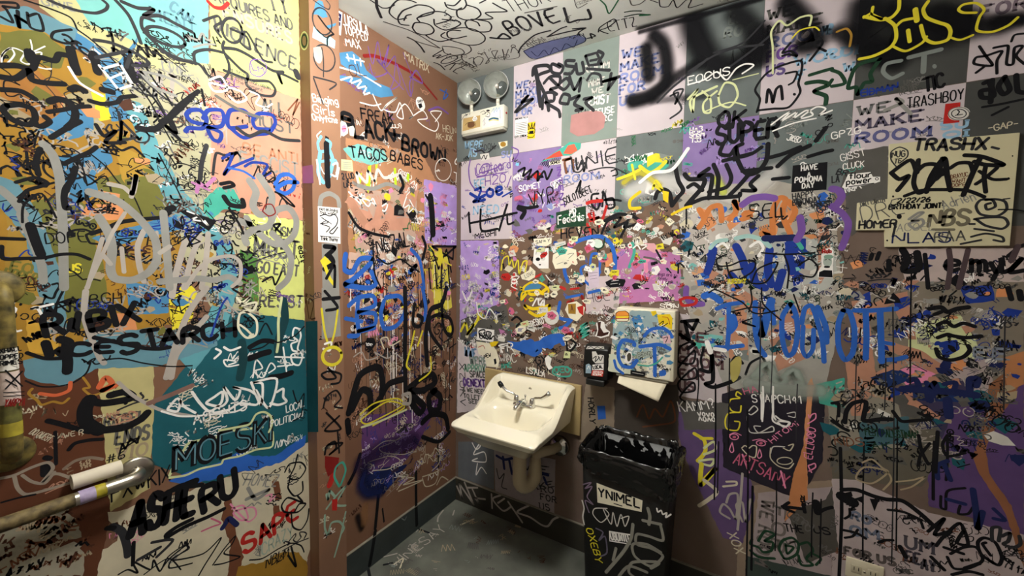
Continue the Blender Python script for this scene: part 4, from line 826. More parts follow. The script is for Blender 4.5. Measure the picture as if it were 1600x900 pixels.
# big drippy black letters low on the wall
L4(500, 450).s('k', 34, '530 0 535 200 530 400 535 640', 1).s('k', 34, '790 0 760 100 690 140 660 300 670 480').s('k', 26, '590 100 580 220 620 240 640 190 610 170').b()
L4(500, 450).s('k', 24, '760 160 690 190 690 280 760 380').s('k', 24, '760 80 770 240 810 300 830 260 810 190 740 170').t('k', 12, 'GLXX', (705, 270), (830, 400), 70).t('k', 12, 'G', (700, 405), (725, 405), 40).t('k', 12, 'I', (708, 450), (712, 450), 40).t('k', 12, 'G', (698, 510), (722, 510), 40).b()
L4(500, 450).s('k', 46, '180 780 240 560 300 510 370 500 390 600 380 690').s('k', 46, '200 760 260 640 310 660 320 760 380 680 430 600 520 570').s('k', 44, '560 620 640 560 700 540 720 590 640 640 560 650 650 740 620 780 560 700').s('k', 44, '700 640 750 680 740 760 690 760 680 680 720 640').s('k', 40, '640 840 700 790 780 800 800 880').s('k', 40, '170 830 180 900').b()
L4(500, 675).s('k', 26, '180 320 220 240 250 140').s('k', 24, '810 0 740 60 640 30').s('k', 22, '600 250 600 400 605 560').s('k', 24, '365 390 355 500 345 600').s('k', 12, '735 80 740 220').s('k', 12, '390 480 400 560').b()
L4(500, 450).s('y', 10, '250 790 340 720 480 690 520 730 400 800 290 850 260 820 420 710 530 740 440 800 330 860').s('i', 14, '260 870 380 830 540 760').s('y', 14, '590 270 570 360 540 480 560 510').s('y', 14, '640 270 610 360').s('y', 12, '690 430 690 520 620 580').b()
L4(500, 450).s('L', 8, '210 430 260 400 290 450 360 430 340 400 420 440 470 410 520 450').s('C', 9, '400 380 380 320 420 310 440 360 500 330').s('L', 22, '515 670 560 660 560 720 520 720').b()
L4(500, 675).s('C', 6, '330 110 400 60 480 50 510 30 440 70 370 100 400 130 520 140 580 120').s('C', 6, '260 240 330 210 300 190 440 150 500 180 430 230 330 240').s('C', 7, '610 180 640 200 660 140 700 150 720 100 750 140 740 200 700 240').s('C', 7, '640 280 700 260 740 250 720 320 660 340 640 290').s('C', 7, '480 360 540 290 590 290 520 330 640 300 560 340 490 370').s('C', 7, '730 330 760 280 800 300').b()
L4(500, 675).t('C', 6, 'NKM', (620, 220), (760, 160), 60).b()
D('L', 500, 675, 4).soft('n', 130, '280 250 260 330 300 380 380 370', .9).soft('#2a1c40', 200, '260 200 420 100 580 60', .7).b('spray_paint')
D('L', 500, 675, 4).soft('k', 70, '235 530 260 600', .8).soft('#b07c50', 80, '280 470 280 560', .5).b('spray_paint')
# ---- post: front and dark side
P4 = lambda x, y: D('P', x, y, 4)
D('P', 440, 0, 7.5).p('h', '395 30 440 0 480 20 500 90 540 200 480 210 420 170 370 170').p('h', '530 300 640 270 630 300 540 340').p('#8fd4ea', '375 310 360 440 440 480 620 570 630 480 560 420 500 440').b('paint_patch')
D('P', 440, 0, 7.5).o('K', 16, 475, 250, 105, 165, -20).s('K', 12, '370 0 470 70 550 110 565 60 520 0').s('k', 22, '430 190 520 310 610 400').s('k', 20, '610 400 540 440 535 530').s('k', 14, '420 350 500 430 540 440').o('K', 16, 500, 680, 120, 160, -20).s('K', 14, '470 560 490 700 490 900').b()
D('P', 470, 130, 6).t('w', 13, 'Binging', (118, 175), (350, 205), 70).t('w', 13, 'Girls', (118, 270), (320, 310), 70).t('w', 13, 'Onlyfans', (112, 345), (345, 375), 55).b()
D('P', 250, 0, 4).s('K', 10, '960 490 1000 600 1020 650').s('K', 10, '960 480 1100 520 1060 560').b()
D('P', 470, 130, 6).p('k', '228 490 262 510 272 700 262 900 220 900 226 700').s('l', 26, '190 500 160 560 180 640 260 620 280 560 240 530').s('l', 24, '160 740 220 730 320 720 340 760').s('l', 20, '160 780 170 870').s('w', 10, '190 450 150 490 160 520').s('w', 11, '180 770 220 850 260 800 270 850 310 760').s('w', 11, '330 840 360 790 340 900').b()
P4(250, 225).s('l', 26, '1000 60 990 180 1020 240').s('l', 24, '1050 20 1080 100 1060 200').s('w', 12, '980 100 1000 250').s('w', 12, '1080 130 1110 120 1100 200 1070 190').s('k', 38, '1040 0 1045 160 1050 260').s('g', 30, '1000 380 1010 330 1060 310 1110 340 1120 390').b()
P4(250, 225).p('g', '1010 620 1110 620 1120 900 1015 900').s('k', 30, '1030 640 1090 650 1040 700').s('k', 36, '1060 700 1080 740 1030 780').p('y', '1000 730 1030 700 1070 740 1020 770').s('y', 22, '1030 760 1060 840 1090 880').s('k', 20, '1040 840 1090 760 1090 900').b()
P4(250, 450).p('g', '1010 0 1120 0 1130 300 1010 320').s('k', 24, '1020 70 1120 60').s('k', 20, '1030 20 1110 120 1040 140').s('y', 14, '1010 130 1030 280 1060 360 1090 280 1110 140').s('w', 14, '1030 350 1070 340 1060 390 1020 380').o('y', 20, 1075, 425, 60, 55, -20).s('k', 14, '1050 500 1100 560 1040 570 1010 540 1060 520 1130 540 1120 590 1070 600').s('k', 12, '1020 750 1040 680 1100 640 1130 690 1090 740 1140 750').s('k', 14, '1040 780 1130 880 1030 890 1120 800').b()
P4(250, 675).s('k', 14, '1030 140 1040 90 1090 60 1100 100 1060 140 1140 70 1050 80').s('k', 12, '1110 0 1120 130').s('r', 40, '1050 200 1080 260 1060 330').p('R', '1030 150 1120 160 1110 230 1050 280 1030 220').s('t', 14, '1120 340 1090 280 1100 220 1140 190 1160 240 1130 330').s('#8fae9c', 16, '1040 390 1050 420 1060 370 1090 400').s('#8fae9c', 13, '1040 480 1100 400 1160 340 1100 450 1160 460').s('#8fae9c', 13, '1030 520 1030 600 1050 640 1070 570 1120 560 1150 600 1130 640').s('#8fae9c', 12, '1090 780 1130 640 1160 500').p('r', '1075 420 1110 420 1105 490 1075 490').b()
D('Q', 250, 225, 4).p('m', '890 140 955 130 960 245 892 245').b('paint_patch')
D('Q', 250, 450, 4).p('T', '910 210 985 205 990 900 915 900').t('X', 12, '12', (920, 190), (970, 180), 120).b('paint_patch')
D('Q', 250, 0, 4).o('i', 8, 902, 255, 24, 55).o('E', 12, 902, 255, 16, 38).b()
# ================================================================== right wall
def R4(x, y): return D('R', x, y, 4)
def rp(c, pts, jag=.002, sm=0): return D('R').p(c, pts, sm, jag).b('paint_patch')
# ---- ground patches below the printed sheets
for c, q, sm in (('U', '720 376 779 376 782 500 770 530 718 530', 0), ('#6a5446', '780 380 880 345 968 335 1075 300 1060 470 960 480 860 560 780 520', 0), ('N', '720 500 790 470 800 530 760 560 718 545', 1), ('m', '962 388 1062 395 1066 470 962 474', 0), ('#c8b8bc', '915 432 970 430 966 492 915 490', 0), ('#b9aeb2', '1062 490 1138 500 1136 632 1060 618', 0),
                 ('#d2c6ca', '716 532 748 536 760 560 758 640 714 645', 0), ('N', '1330 238 1388 228 1388 312 1340 318 1338 362 1330 370 1310 300', 0), ('#7a6c60', '1240 300 1320 298 1325 380 1255 370', 1), ('#a39d94', '1060 300 1200 280 1300 300 1320 480 1300 560 1100 560 1070 470', 1), ('#b6aea8', '1060 345 1110 320 1180 350 1150 430 1080 440', 1), ('#9d9a94', '1090 500 1180 480 1260 500 1300 560 1290 600 1180 620 1130 600', 1), ('#aeb0ac', '1200 380 1300 370 1310 440 1260 470 1190 440', 1),
                 ('#b9a9a6', '1403 388 1600 388 1600 470 1420 470', 0), ('#7d7468', '1400 440 1600 440 1600 590 1430 610 1330 560 1340 470', 1), ('i', '1420 510 1500 490 1540 560 1480 600 1420 580', 1), ('#ab9c9c', '1430 560 1545 560 1560 640 1440 620', 0), ('p', '1400 580 1450 560 1480 600 1440 640', 1), ('#3a3550', '1420 600 1500 590 1540 640 1480 700 1430 680', 1), ('#56406e', '1490 640 1600 600 1600 860 1520 810 1450 790 1450 740', 0),
                 ('#5f5a50', '1300 650 1450 650 1480 700 1440 760 1300 750', 1), ('#8a8478', '1290 600 1400 620 1420 700 1300 700', 1), ('#8c7a6a', '1160 760 1300 750 1300 905 1150 905', 0), ('#ad9fa0', '1300 748 1340 750 1450 800 1600 835 1600 920 1300 920', 0), ('#9e9092', '1185 770 1300 760 1300 912 1170 905', 0), ('#5c4870', '1040 620 1150 640 1180 780 1160 850 1130 840 1080 740', 1), ('#24202a', '1128 615 1180 600 1290 610 1285 720 1250 780 1215 768 1130 730', 1), ('N', '1060 625 1140 630 1140 670 1070 672', 0), ('#453f3a', '960 610 1060 600 1060 690 1000 700 950 690', 1), ('#8a7c6c', '915 600 960 605 960 690 905 690', 1), ('#4c4844', '1230 800 1290 780 1300 760 1310 860 1260 880', 1), ('#3a4440', '1165 868 1225 882 1300 900 1300 915 1165 915', 1)):
    rp(c, q, .002, sm)
# ---- orange, salmon and blue blades of the big piece
for c, q in (('S', '1085 420 1100 412 1180 465 1250 520 1240 532 1160 475 1100 445'), ('#c8946e', '1080 425 1095 418 1105 440 1090 450'), ('S', '1275 320 1290 300 1300 420 1280 445'), ('#b88468', '1130 470 1165 460 1170 560 1140 560'), ('S', '1200 520 1250 470 1260 560 1215 580'), ('S', '1330 470 1355 470 1370 600 1345 640 1325 620 1345 560'), ('S', '1395 460 1418 455 1432 530 1420 530 1400 490'), ('S', '1330 485 1400 460 1405 470 1340 500'), ('S', '1380 530 1440 548 1480 575 1475 590 1430 570 1385 545'), ('S', '1355 590 1400 565 1440 560 1400 578 1360 605'), ('S', '1360 608 1420 618 1470 650 1460 665 1420 635 1360 618'), ('#c88a60', '1262 600 1268 590 1272 605 1260 700 1262 760 1230 800 1255 700'),
             ('#b87a50', '1240 740 1258 690 1262 780 1226 815'), ('S', '1320 560 1345 575 1360 650 1330 650'), ('#8a5c40', '1545 600 1580 575 1600 590 1570 640 1540 700 1545 740 1580 790 1600 850 1600 890 1570 800 1530 740 1520 715 1540 650'), ('#b07850', '1565 560 1600 548 1600 600 1575 610'), ('o', '1095 325 1110 330 1120 350 1105 360 1098 345'), ('o', '1205 345 1225 310 1240 330 1235 365 1222 330 1212 370'), ('o', '1130 340 1150 330 1160 345 1140 360'), ('o', '1185 355 1200 350 1205 365 1190 370')):
    D('R').p(c, q, 0, .0015).b('paint_patch')
for c, q in (('b', '1110 380 1122 375 1112 415 1100 425'), ('b', '1145 380 1158 385 1180 440 1168 445'), ('b', '1200 390 1215 400 1205 450 1190 440'), ('B', '1225 375 1260 372 1255 440 1240 448'), ('b', '1088 435 1100 432 1102 445 1090 448'), ('B', '1345 462 1360 455 1362 480 1340 485'), ('B', '1395 470 1420 462 1425 475 1400 485'), ('B', '1425 495 1450 480 1455 490 1430 505'), ('B', '1545 480 1560 490 1562 525 1550 525'), ('B', '1500 450 1550 445 1555 470 1510 475'), ('#1a2f60', '1360 590 1400 575 1430 590 1380 610'), ('#1a2f60', '1420 605 1530 612 1530 630 1430 625'), ('B', '1465 535 1495 530 1500 545 1475 560'), ('t', '1275 600 1320 590 1320 640 1280 630'), ('#40606a', '1340 660 1420 650 1420 690 1345 700'), ('a', '1092 520 1130 525 1125 545 1095 540')):
    D('R').p(c, q, 1, .0015).b('paint_patch')
fill('R', '780 350 1070 300 1065 480 960 480 900 560 720 555 720 520', 330, (4, 11), 'wkwkwkybrtpgKckL', (.5, 1.5), 'cnzbcnm', 41, .5, blobs=170, bcols='cCCWLgGkWCzLLyTrmSNHz', bsize=(3, 10))
fill('R', '722 380 780 378 782 500 720 520', 90, (4, 10), 'wwUuBwyWW', (.6, 1.4), 'cnzb', 42, .4, vert=.3)
fill('R', '722 220 800 215 800 370 722 372', 30, (5, 12), 'ukKKB', (.4, .9), 'cnbm', 43)
fill('R', '806 250 876 235 876 345 806 370', 40, (5, 12), 'uBkwmGR', (.6, 1.6), 'cnzbh', 44, blobs=16, bcols='vUrPlW', bsize=(4, 10))
fill('R', '882 235 966 210 966 330 882 345', 30, (5, 12), 'kKuGk', (.5, 1.1), 'cnzm', 45)
fill('R', '806 120 880 100 1070 60 1070 190 880 220 806 240', 22, (6, 14), 'KGgu', (.4, .8), 'cnm', 46)
fill('R', '970 205 1075 190 1075 300 970 320', 26, (6, 14), 'kwyGteK', (.7, 1.8), 'cnzb', 47, blobs=8, bcols='yHtw')
fill('R', '1078 185 1198 170 1198 270 1078 290', 22, (6, 14), 'uUBkv', (.8, 1.8), 'cnzh', 48)
fill('R', '1203 180 1335 160 1335 300 1203 280', 22, (7, 16), 'kGtwHL', (.7, 1.6), 'cnzb', 49)
fill('R', '1338 140 1520 110 1520 210 1338 228', 7, (6, 12), 'GgK', (.4, .8), 'cnm', 50)
fill('R', '720 540 900 480 960 480 960 590 900 600 760 575', 120, (4, 11), 'wwkCkLtKXC', (.5, 1.2), 'cnzb', 51, .5)
D('R').soft('w', 40, '985 300 1030 285 1080 290 1110 300', .6).soft('y', 16, '975 285 1000 270 1030 290', .6).soft('w', 40, '1120 300 1160 310 1210 270', .5).soft('#c8d050', 22, '1120 280 1130 300', .7).b('spray_paint')
fill('R', '1065 330 1320 300 1330 480 1290 560 1090 560 1065 480', 300, (4, 15), 'kkKnwwTEkgWWkw', (.5, 1.7), 'cnzbcxh', 52, .6, blobs=190, bcols='wWWLLkKtTnbgGHCzoaSB', bsize=(3, 11))
fill('R', '1320 400 1600 400 1600 600 1340 620', 160, (5, 20), 'kkKwnGLgBk', (.6, 2.2), 'cnzxhb', 53, .5, blobs=70, bcols='kBnWoSGg', bsize=(4, 13))
fill('R', '1290 600 1600 600 1600 720 1300 740', 90, (6, 22), 'kknGLk', (.7, 2.4), 'cnzxb', 54, .5, blobs=40, bcols='NGTznW', bsize=(6, 18))
fill('R', '1300 760 1600 840 1600 900 1200 900 1170 780', 46, (6, 18), 'kkKGx', (.6, 2), 'cnzb', 55, .4)
# lower sheets under the basin
for c, q in (('#62666c', '716 690 772 690 772 765 716 745'), ('#8f8688', '772 700 868 718 866 802 774 768')): rp(c, q, .001)
D('R', 680, 680, 5).t('K', 9, 'WE', (700, 270), (890, 300), 50, 's').t('K', 9, 'MAKE', (700, 440), (930, 400), 40, 's').t('K', 9, 'RO', (830, 440), (930, 455), 45, 's').t('K', 9, 'FOR', (825, 500), (950, 530), 45, 's').t('K', 9, 'US', (820, 575), (900, 590), 45, 's').b('printed_slogan')
D('R', 680, 680, 5).s('n', 20, '480 160 540 190 600 180', 1).s('n', 22, '530 170 540 260').s('n', 22, '580 200 600 300').s('n', 26, '770 250 780 330 830 300 880 310').s('n', 22, '850 330 870 380').s('w', 9, '290 60 320 110 350 90 350 60 300 150 380 130 400 180 390 210 290 200 330 180').s('w', 8, '330 220 320 310 360 250 400 300').s('K', 8, '480 260 500 340 540 300 520 400 560 420').b()
# ---- printed slogans
R4(700, 0).t('v', 12, 'WE', (425, 558), (505, 545), 40, 's').t('v', 12, 'MAKE', (425, 615), (580, 580), 44, 's').t('v', 12, 'ROOM', (425, 670), (600, 630), 44, 's').t('v', 12, 'FOR', (430, 725), (525, 710), 40, 's').b('printed_slogan')
R4(700, 0).t('W', 9, 'ROOM', (850, 460), (1010, 420), 44, 's').t('W', 9, 'MAKE', (880, 545), (980, 520), 40, 's').t('W', 8, 'WE', (900, 590), (970, 575), 34, 's').t('w', 10, 'EXIST', (880, 660), (1010, 640), 52, 's').t('w', 8, 'REFUSE', (885, 730), (1040, 700), 38, 's').t('w', 7, 'THRC', (890, 770), (1030, 750), 34, 's').t('W', 7, 'IT', (920, 815), (960, 805), 30, 's').p('#a87a78', '770 720 880 690 990 700 970 830 760 860', 1).b('printed_slogan')
D('R').t('v', 3.6, 'WE', (972, 92), (1004, 86), 13, 's').t('v', 3.6, 'MAKE', (970, 112), (1030, 96), 13, 's').t('v', 3.6, 'ROOM', (969, 130), (1037, 114), 13, 's').t('v', 3.6, 'FOR', (968, 148), (1008, 139), 13, 's').t('v', 3.6, 'US', (969, 165), (994, 160), 13, 's').b('printed_slogan')
D('R').t('G', 4, 'WE', (1200, 32), (1240, 22), 15, 's').t('G', 4, 'MAKE', (1199, 55), (1283, 36), 15, 's').t('#6b7096', 4, 'ROOM', (1199, 76), (1300, 52), 15, 's').t('u', 4, 'FOR', (1199, 97), (1246, 85), 15, 's').t('#5b4a7c', 4, 'US', (1198, 119), (1226, 114), 15, 's').b('printed_slogan')
D('R').t('V', 3.6, 'MR', (1285, 55), (1300, 52), 14, 's').t('V', 3.6, 'WOU', (1242, 104), (1318, 88), 14, 's').t('V', 3.6, 'F', (1246, 124), (1258, 122), 13, 's').t('V', 3.6, 'ROI', (1290, 92), (1340, 84), 13, 's').t('V', 3.6, 'W', (1318, 113), (1335, 110), 13, 's').b('printed_slogan')
D('R').t('#6c6c6c', 4, 'WE', (1341, 181), (1390, 173), 14, 's').t('#5a5468', 4.4, 'MAKE', (1338, 203), (1442, 187), 15, 's').t('#5a5c88', 4.4, 'ROOM', (1337, 224), (1455, 212), 15, 's').t('V', 4, 'SU', (1470, 202), (1512, 198), 10, 's').t('V', 4, 'OI', (1475, 216), (1512, 212), 9, 's').b('printed_slogan')
D('R').t('#7a6c78', 4.5, 'FOR', (1532, 28), (1606, 12), 17, 's').b('printed_slogan'); D('R').t('H', 4, 'E', (1140, 38), (1152, 35), 22, 's').t('H', 4, 'RO', (1132, 60), (1160, 54), 15, 's').b('printed_slogan')
R4(700, 225).t('V', 10, 'WERE', (105, 30), (215, 25), 44, 's').t('V', 10, 'AS', (130, 80), (180, 75), 44, 's').t('V', 10, 'KE', (165, 275), (230, 270), 50, 's').t('V', 10, 'NEED', (160, 440), (320, 430), 50, 's').t('v', 9, 'SU', (335, 85), (395, 80), 36, 's').t('v', 10, 'WE', (725, 180), (800, 175), 44, 's').t('v', 10, 'ROOM', (725, 245), (950, 215), 44, 's').b('printed_slogan')
R4(700, 225).t('u', 9, 'INTENT', (680, 150), (705, 400), 28, 'b').b('printed_slogan')
R4(700, 450).t('#7f9cc0', 14, 'WWE', (105, 425), (175, 440), 56, 's').t('#8a9a94', 11, 'WERE', (140, 475), (245, 480), 46, 's').t('#78a08c', 11, 'APPROX', (105, 520), (235, 530), 44, 's').t('G', 9, 'SPACE', (140, 555), (235, 560), 36, 's').t('u', 12, 'DENEXT', (100, 610), (235, 620), 44, 's').t('G', 7, '& WE NEED', (95, 645), (240, 665), 26, 's').t('G', 7, 'TO LET', (100, 685), (200, 700), 26, 's').t('G', 7, 'SEE', (130, 718), (190, 726), 24, 's').t('k', 7, 'XZOKV', (70, 470), (80, 730), 40).b('printed_slogan')
D('R').t('#5c4448', 4, 'WE', (1062, 530), (1105, 535), 13, 's').t('#5c4448', 4, 'MAKE', (1062, 552), (1130, 558), 13, 's').t('#5c4448', 4, 'ROOM', (1062, 570), (1130, 577), 13, 's').t('#5c4448', 4, 'FOR', (1062, 590), (1100, 594), 13, 's').t('#5c4448', 4, 'US', (1062, 608), (1085, 611), 13, 's').b('printed_slogan')
D('R').t('#4a4650', 4, 'UM', (1415, 855), (1460, 866), 18, 's').t('#4a4650', 4, 'FE', (1415, 876), (1438, 882), 16, 's').t('#4a4650', 4, 'AY', (1440, 888), (1462, 894), 16, 's').t('#6a7286', 4, 'RO', (1330, 810), (1360, 820), 12, 's').t('#6a7286', 4, 'OM', (1330, 835), (1375, 843), 14, 's').t('#5c5452', 4, 'FOR US', (1320, 865), (1400, 884), 11, 's').b('printed_slogan')
D('R').t('#6a6260', 3.6, 'WE ROOM', (1190, 780), (1180, 880), 16, 's').t('#6a6260', 3.6, 'FOR', (1208, 790), (1205, 860), 16, 's').b('printed_slogan'); D('R').t('#7c8494', 4, 'EE', (1522, 558), (1575, 562), 16, 's').b('printed_slogan')
# ---- black spray fog along the top
for q, w_, st in (('1010 75 1012 100 1014 120', 34, .95), ('1022 55 1036 70 1042 100 1040 130 1020 150 990 160', 34, .95), ('985 155 1010 150 1060 118 1090 100', 26, .8), ('1080 28 1090 60 1110 95 1140 105 1170 90 1190 60', 62, .95), ('1150 20 1180 50 1192 90', 50, .8), ('1230 5 1262 40 1275 65 1255 70', 50, .95), ('1350 10 1345 60 1380 80 1420 70', 70, .9), ('1400 20 1460 50 1500 40', 80, .9), ('1310 50 1330 60', 40, .8), ('1560 35 1600 30', 40, .95), ('1470 20 1520 40 1560 40', 50, .8), ('1360 80 1400 100', 40, .6), ('1100 150 1020 158', 18, .5)):
    D('R').soft('k', w_, q, st).b('spray_paint')
D('C').soft('k', 22, '1000 44 1060 28 1110 14 1180 -4', .75).b('spray_paint'); D('C').soft('k', 14, '860 90 960 62 1040 38', .35).b('spray_paint'); D('R').soft('k', 12, '1000 50 1080 28 1190 -2', .8).b('spray_paint')
# ---- marker tags: upper right
R4(700, 0).s('K', 30, '545 430 560 500 570 600 580 660').s('K', 22, '530 470 540 420 620 410 640 440 560 480 610 600 630 690').s('K', 20, '700 420 650 400 650 450 700 460 720 420 690 400').s('K', 20, '790 380 740 380 740 410 790 420 770 460 730 460').s('K', 20, '800 400 810 460 850 450 840 390').b()
R4(700, 0).s('K', 20, '600 520 640 480 700 480 690 540 640 560 680 590').s('K', 20, '640 490 720 560 760 520 740 490 690 530').s('K', 20, '760 480 790 560 830 490 820 570').s('K', 20, '590 680 600 590 660 580 660 630 610 640 690 690 700 730').s('K', 20, '740 650 700 640 720 590 760 600 750 650').s('K', 22, '770 620 820 600 790 650 840 680 800 690').s('K', 20, '850 620 900 610 860 640 910 690').s('K', 20, '940 320 970 340 940 390 960 400').b()
R4(700, 0).s('K', 18, '860 350 930 330 960 400 880 410 860 350', 0).s('K', 16, '890 380 930 372').s('K', 18, '870 430 1010 440').s('K', 16, '870 500 900 460 950 470 960 530').s('K', 20, '1020 460 1000 560 1050 490 970 510 1070 480', 0).s('K', 18, '420 700 500 600 460 640 530 620 430 700').s('K', 10, '510 520 515 510').s('K', 10, '535 512 540 505').b()
R4(700, 225).s('K', 10, '170 50 210 40 240 60 300 10').t('K', 6, 'SHADOW', (165, 50), (290, 30), 36).s('u', 8, '170 150 180 200 240 190 260 130 220 130 200 180 300 150 330 130').t('u', 8, 'Cattoord', (180, 195), (390, 150), 66).s('u', 6, '180 210 280 190 370 175').t('u', 9, 'H2O', (235, 260), (360, 235), 54).s('u', 7, '370 270 395 200').b()
R4(700, 225).s('u', 9, '140 100 130 160 140 240 180 290 240 300').s('u', 8, '400 20 440 40 430 80 400 110').b()
R4(700, 225).s('B', 20, '140 310 200 350 160 360 230 320').t('B', 18, 'Zoe', (180, 360), (340, 310), 80).s('B', 10, '340 330 400 295').b()
R4(700, 225).s('k', 16, '130 430 135 500 140 550').s('k', 16, '205 410 210 540 310 530').s('k', 14, '140 495 260 470 380 440 430 430').s('k', 16, '320 540 350 440 370 380').s('k', 14, '370 440 375 500 410 490').b()
R4(700, 225).t('k', 12, 'VYP', (520, 400), (670, 350), 90).s('k', 30, '440 400 480 420 460 460').s('k', 20, '440 390 500 400 560 390').s('k', 14, '440 170 480 150 470 200 520 160 500 220 560 170 560 230 600 170 620 220 650 160').b()
R4(700, 225).t('k', 9, 'MEGHI', (170, 590), (300, 570), 34).b(); R4(700, 225).t('w', 8, 'SOMET', (445, 300), (580, 270), 36).b()
R4(700, 225).s('x', 16, '720 100 770 90 730 110 740 180').s('x', 14, '780 100 785 170').s('K', 13, '800 90 810 160 840 100 850 170 870 80').t('K', 13, 'UNIE', (780, 180), (1060, 110), 90).s('K', 8, '880 170 960 150 1040 150 1120 190').b()
R4(700, 225).s('k', 9, '1020 170 1050 160 1060 190 1030 200').t('k', 9, 'SOLOTBEET', (730, 380), (900, 300), 44).s('k', 12, '800 300 830 230 820 300').b()
R4(700, 225).s('k', 14, '940 310 900 320 900 380 930 410 950 370 930 340').s('k', 14, '970 300 965 390').s('k', 14, '980 310 1000 400 1040 390 1030 340 980 350 1050 350 1080 355').b()
R4(700, 225).s('r', 22, '870 370 900 360 960 355').s('r', 20, '880 440 900 470 940 460 890 480').s('r', 18, '990 390 970 460 940 520').s('r', 16, '870 500 900 560').s('r', 14, '910 430 915 490').b()
R4(700, 225).t('k', 13, 'HEVEN', (710, 590), (940, 570), 56).s('k', 20, '980 480 1060 440 1150 450 1200 480').s('k', 16, '960 560 1000 480 1080 460 1040 520 1120 490 1080 580').s('k', 16, '1150 440 1100 520 1180 500').b()
R4(1000, 225).s('k', 26, '95 340 110 300 150 285 185 310 200 385').s('k', 26, '200 385 240 330 270 290 240 230 220 140').s('k', 28, '280 190 310 220 400 220 390 270 320 350 290 385').s('k', 24, '300 270 340 250 390 290').s('k', 24, '290 385 400 340 520 335 620 325 625 310').s('k', 26, '430 155 370 200 450 200 430 340').s('k', 26, '460 130 490 210 480 320').s('k', 24, '540 130 570 210 540 270 430 300').s('k', 26, '610 100 640 160 680 190 740 170 790 100 800 0').s('k', 26, '680 190 620 260 560 320').s('k', 24, '640 170 820 150').s('k', 24, '740 200 690 250 720 290 640 290').s('k', 24, '520 105 620 80 700 60').b()
R4(1000, 225).s('k', 11, '290 385 290 500').s('k', 10, '620 320 620 360').b()
R4(1000, 0).t('k', 20, 'OK', (490, 800), (650, 780), 90).s('k', 18, '660 760 690 780').e('k', 710, 750, 9, 9).e('k', 755, 745, 9, 9).e('k', 800, 740, 9, 9).e('k', 850, 735, 9, 9).t('k', 24, 'SUPER', (480, 900), (860, 850), 110).b()
R4(1000, 225).s('k', 24, '520 0 500 60 560 70 600 20 640 0').s('k', 22, '590 100 600 20 620 80 700 60 760 20').s('k', 24, '810 85 900 60 1000 20').s('k', 26, '860 140 940 70 1060 10').s('k', 22, '1050 80 1150 50 1200 40').s('k', 22, '830 220 930 210').b()
R4(1000, 0).s('k', 26, '1100 880 1130 840 1160 800').s('K', 14, '110 640 200 550 300 470 420 370').s('K', 12, '300 450 460 350 600 300 770 280').s('K', 12, '350 520 480 470 600 390 720 300 840 200').s('K', 10, '460 330 640 270 780 130').s('K', 12, '190 600 240 580 220 650 270 560 210 580 260 680 190 740').b()
R4(1000, 0).t('w', 9, 'FOCUS', (300, 530), (560, 470), 50).s('w', 9, '300 530 400 500 480 450 540 500 600 430 660 400 710 410 640 460').s('i', 14, '300 620 360 560 340 600 330 700 320 620 480 540').s('i', 12, '390 570 440 620 440 700 400 700 400 640 480 570').s('i', 12, '490 600 530 520 590 530 610 600 560 670 500 650 490 600').s('i', 8, '400 700 560 640 660 660').s('i', 6, '580 500 740 460').b()
R4(1000, 0).t('w', 8, 'HA3', (310, 830), (390, 820), 30).t('w', 8, 'SMSM', (310, 860), (400, 850), 28).t('w', 8, 'T33', (320, 892), (380, 885), 26).b()
R4(1000, 0).s('k', 13, '730 700 750 620 720 560 780 470 860 420 1000 380 1010 440 990 520 1000 580 930 670 830 680 740 690').s('k', 16, '790 640 800 560 820 590 830 640 850 560 880 540 890 620').s('k', 12, '910 460 980 450 960 510 930 530').e('k', 965, 590, 10, 9).b()
R4(1000, 0).s('i', 11, '830 460 830 300 820 200 870 130 920 160 1000 110 1070 100 1060 160').s('y', 8, '950 240 1000 190 1090 170 1120 190').s('k', 14, '890 350 930 340 980 350 940 320 890 330 940 270').s('k', 14, '1060 380 1100 330 1140 270 1120 240 1090 280 1160 320').b()
R4(1000, 0).s('E', 24, '1040 520 1120 510 1180 530 1090 570 1160 600 1160 650').s('E', 20, '1060 470 1160 440 1200 430').s('E', 20, '1180 530 1200 500').b(); R4(1300, 0).s('E', 20, '0 440 50 460 80 520 0 540').s('E', 22, '300 370 200 390 140 430 100 550 150 545 160 590 200 520 250 510 240 460 300 370').b()
R4(1000, 0).s('w', 9, '820 780 900 720 940 700 880 760 980 700 960 740 1040 690 1080 720 1000 740 1100 670 1160 680 1120 720 1200 690').s('w', 8, '830 820 960 770 1100 740').b()
R4(1300, 0).s('y', 18, '420 0 415 60 370 110 300 125 200 105').s('y', 16, '255 45 245 100 310 120 240 85 200 110', 0).s('y', 18, '330 115 390 160 400 240 360 300 260 350 170 370').s('y', 18, '600 10 570 60 590 110 660 140 720 160 740 200 720 250 640 270 580 240 555 160').s('y', 16, '400 165 440 130 510 115').s('y', 26, '520 60 530 130').s('y', 20, '475 190 485 260').s('y', 14, '380 290 460 320 560 270 590 230').s('y', 14, '900 80 820 80 790 60 820 30 900 20 950 60 920 110 905 190 1000 200 1100 160 1160 110').s('y', 12, '740 235 800 250 880 220').s('d', 12, '30 200 90 180 120 220 110 290').b()
R4(1300, 0).s('H', 22, '430 380 340 400 320 450 370 490 440 460').s('H', 24, '480 360 560 340 680 310').s('H', 26, '575 350 570 450').e('H', 640, 415, 14, 14).b()
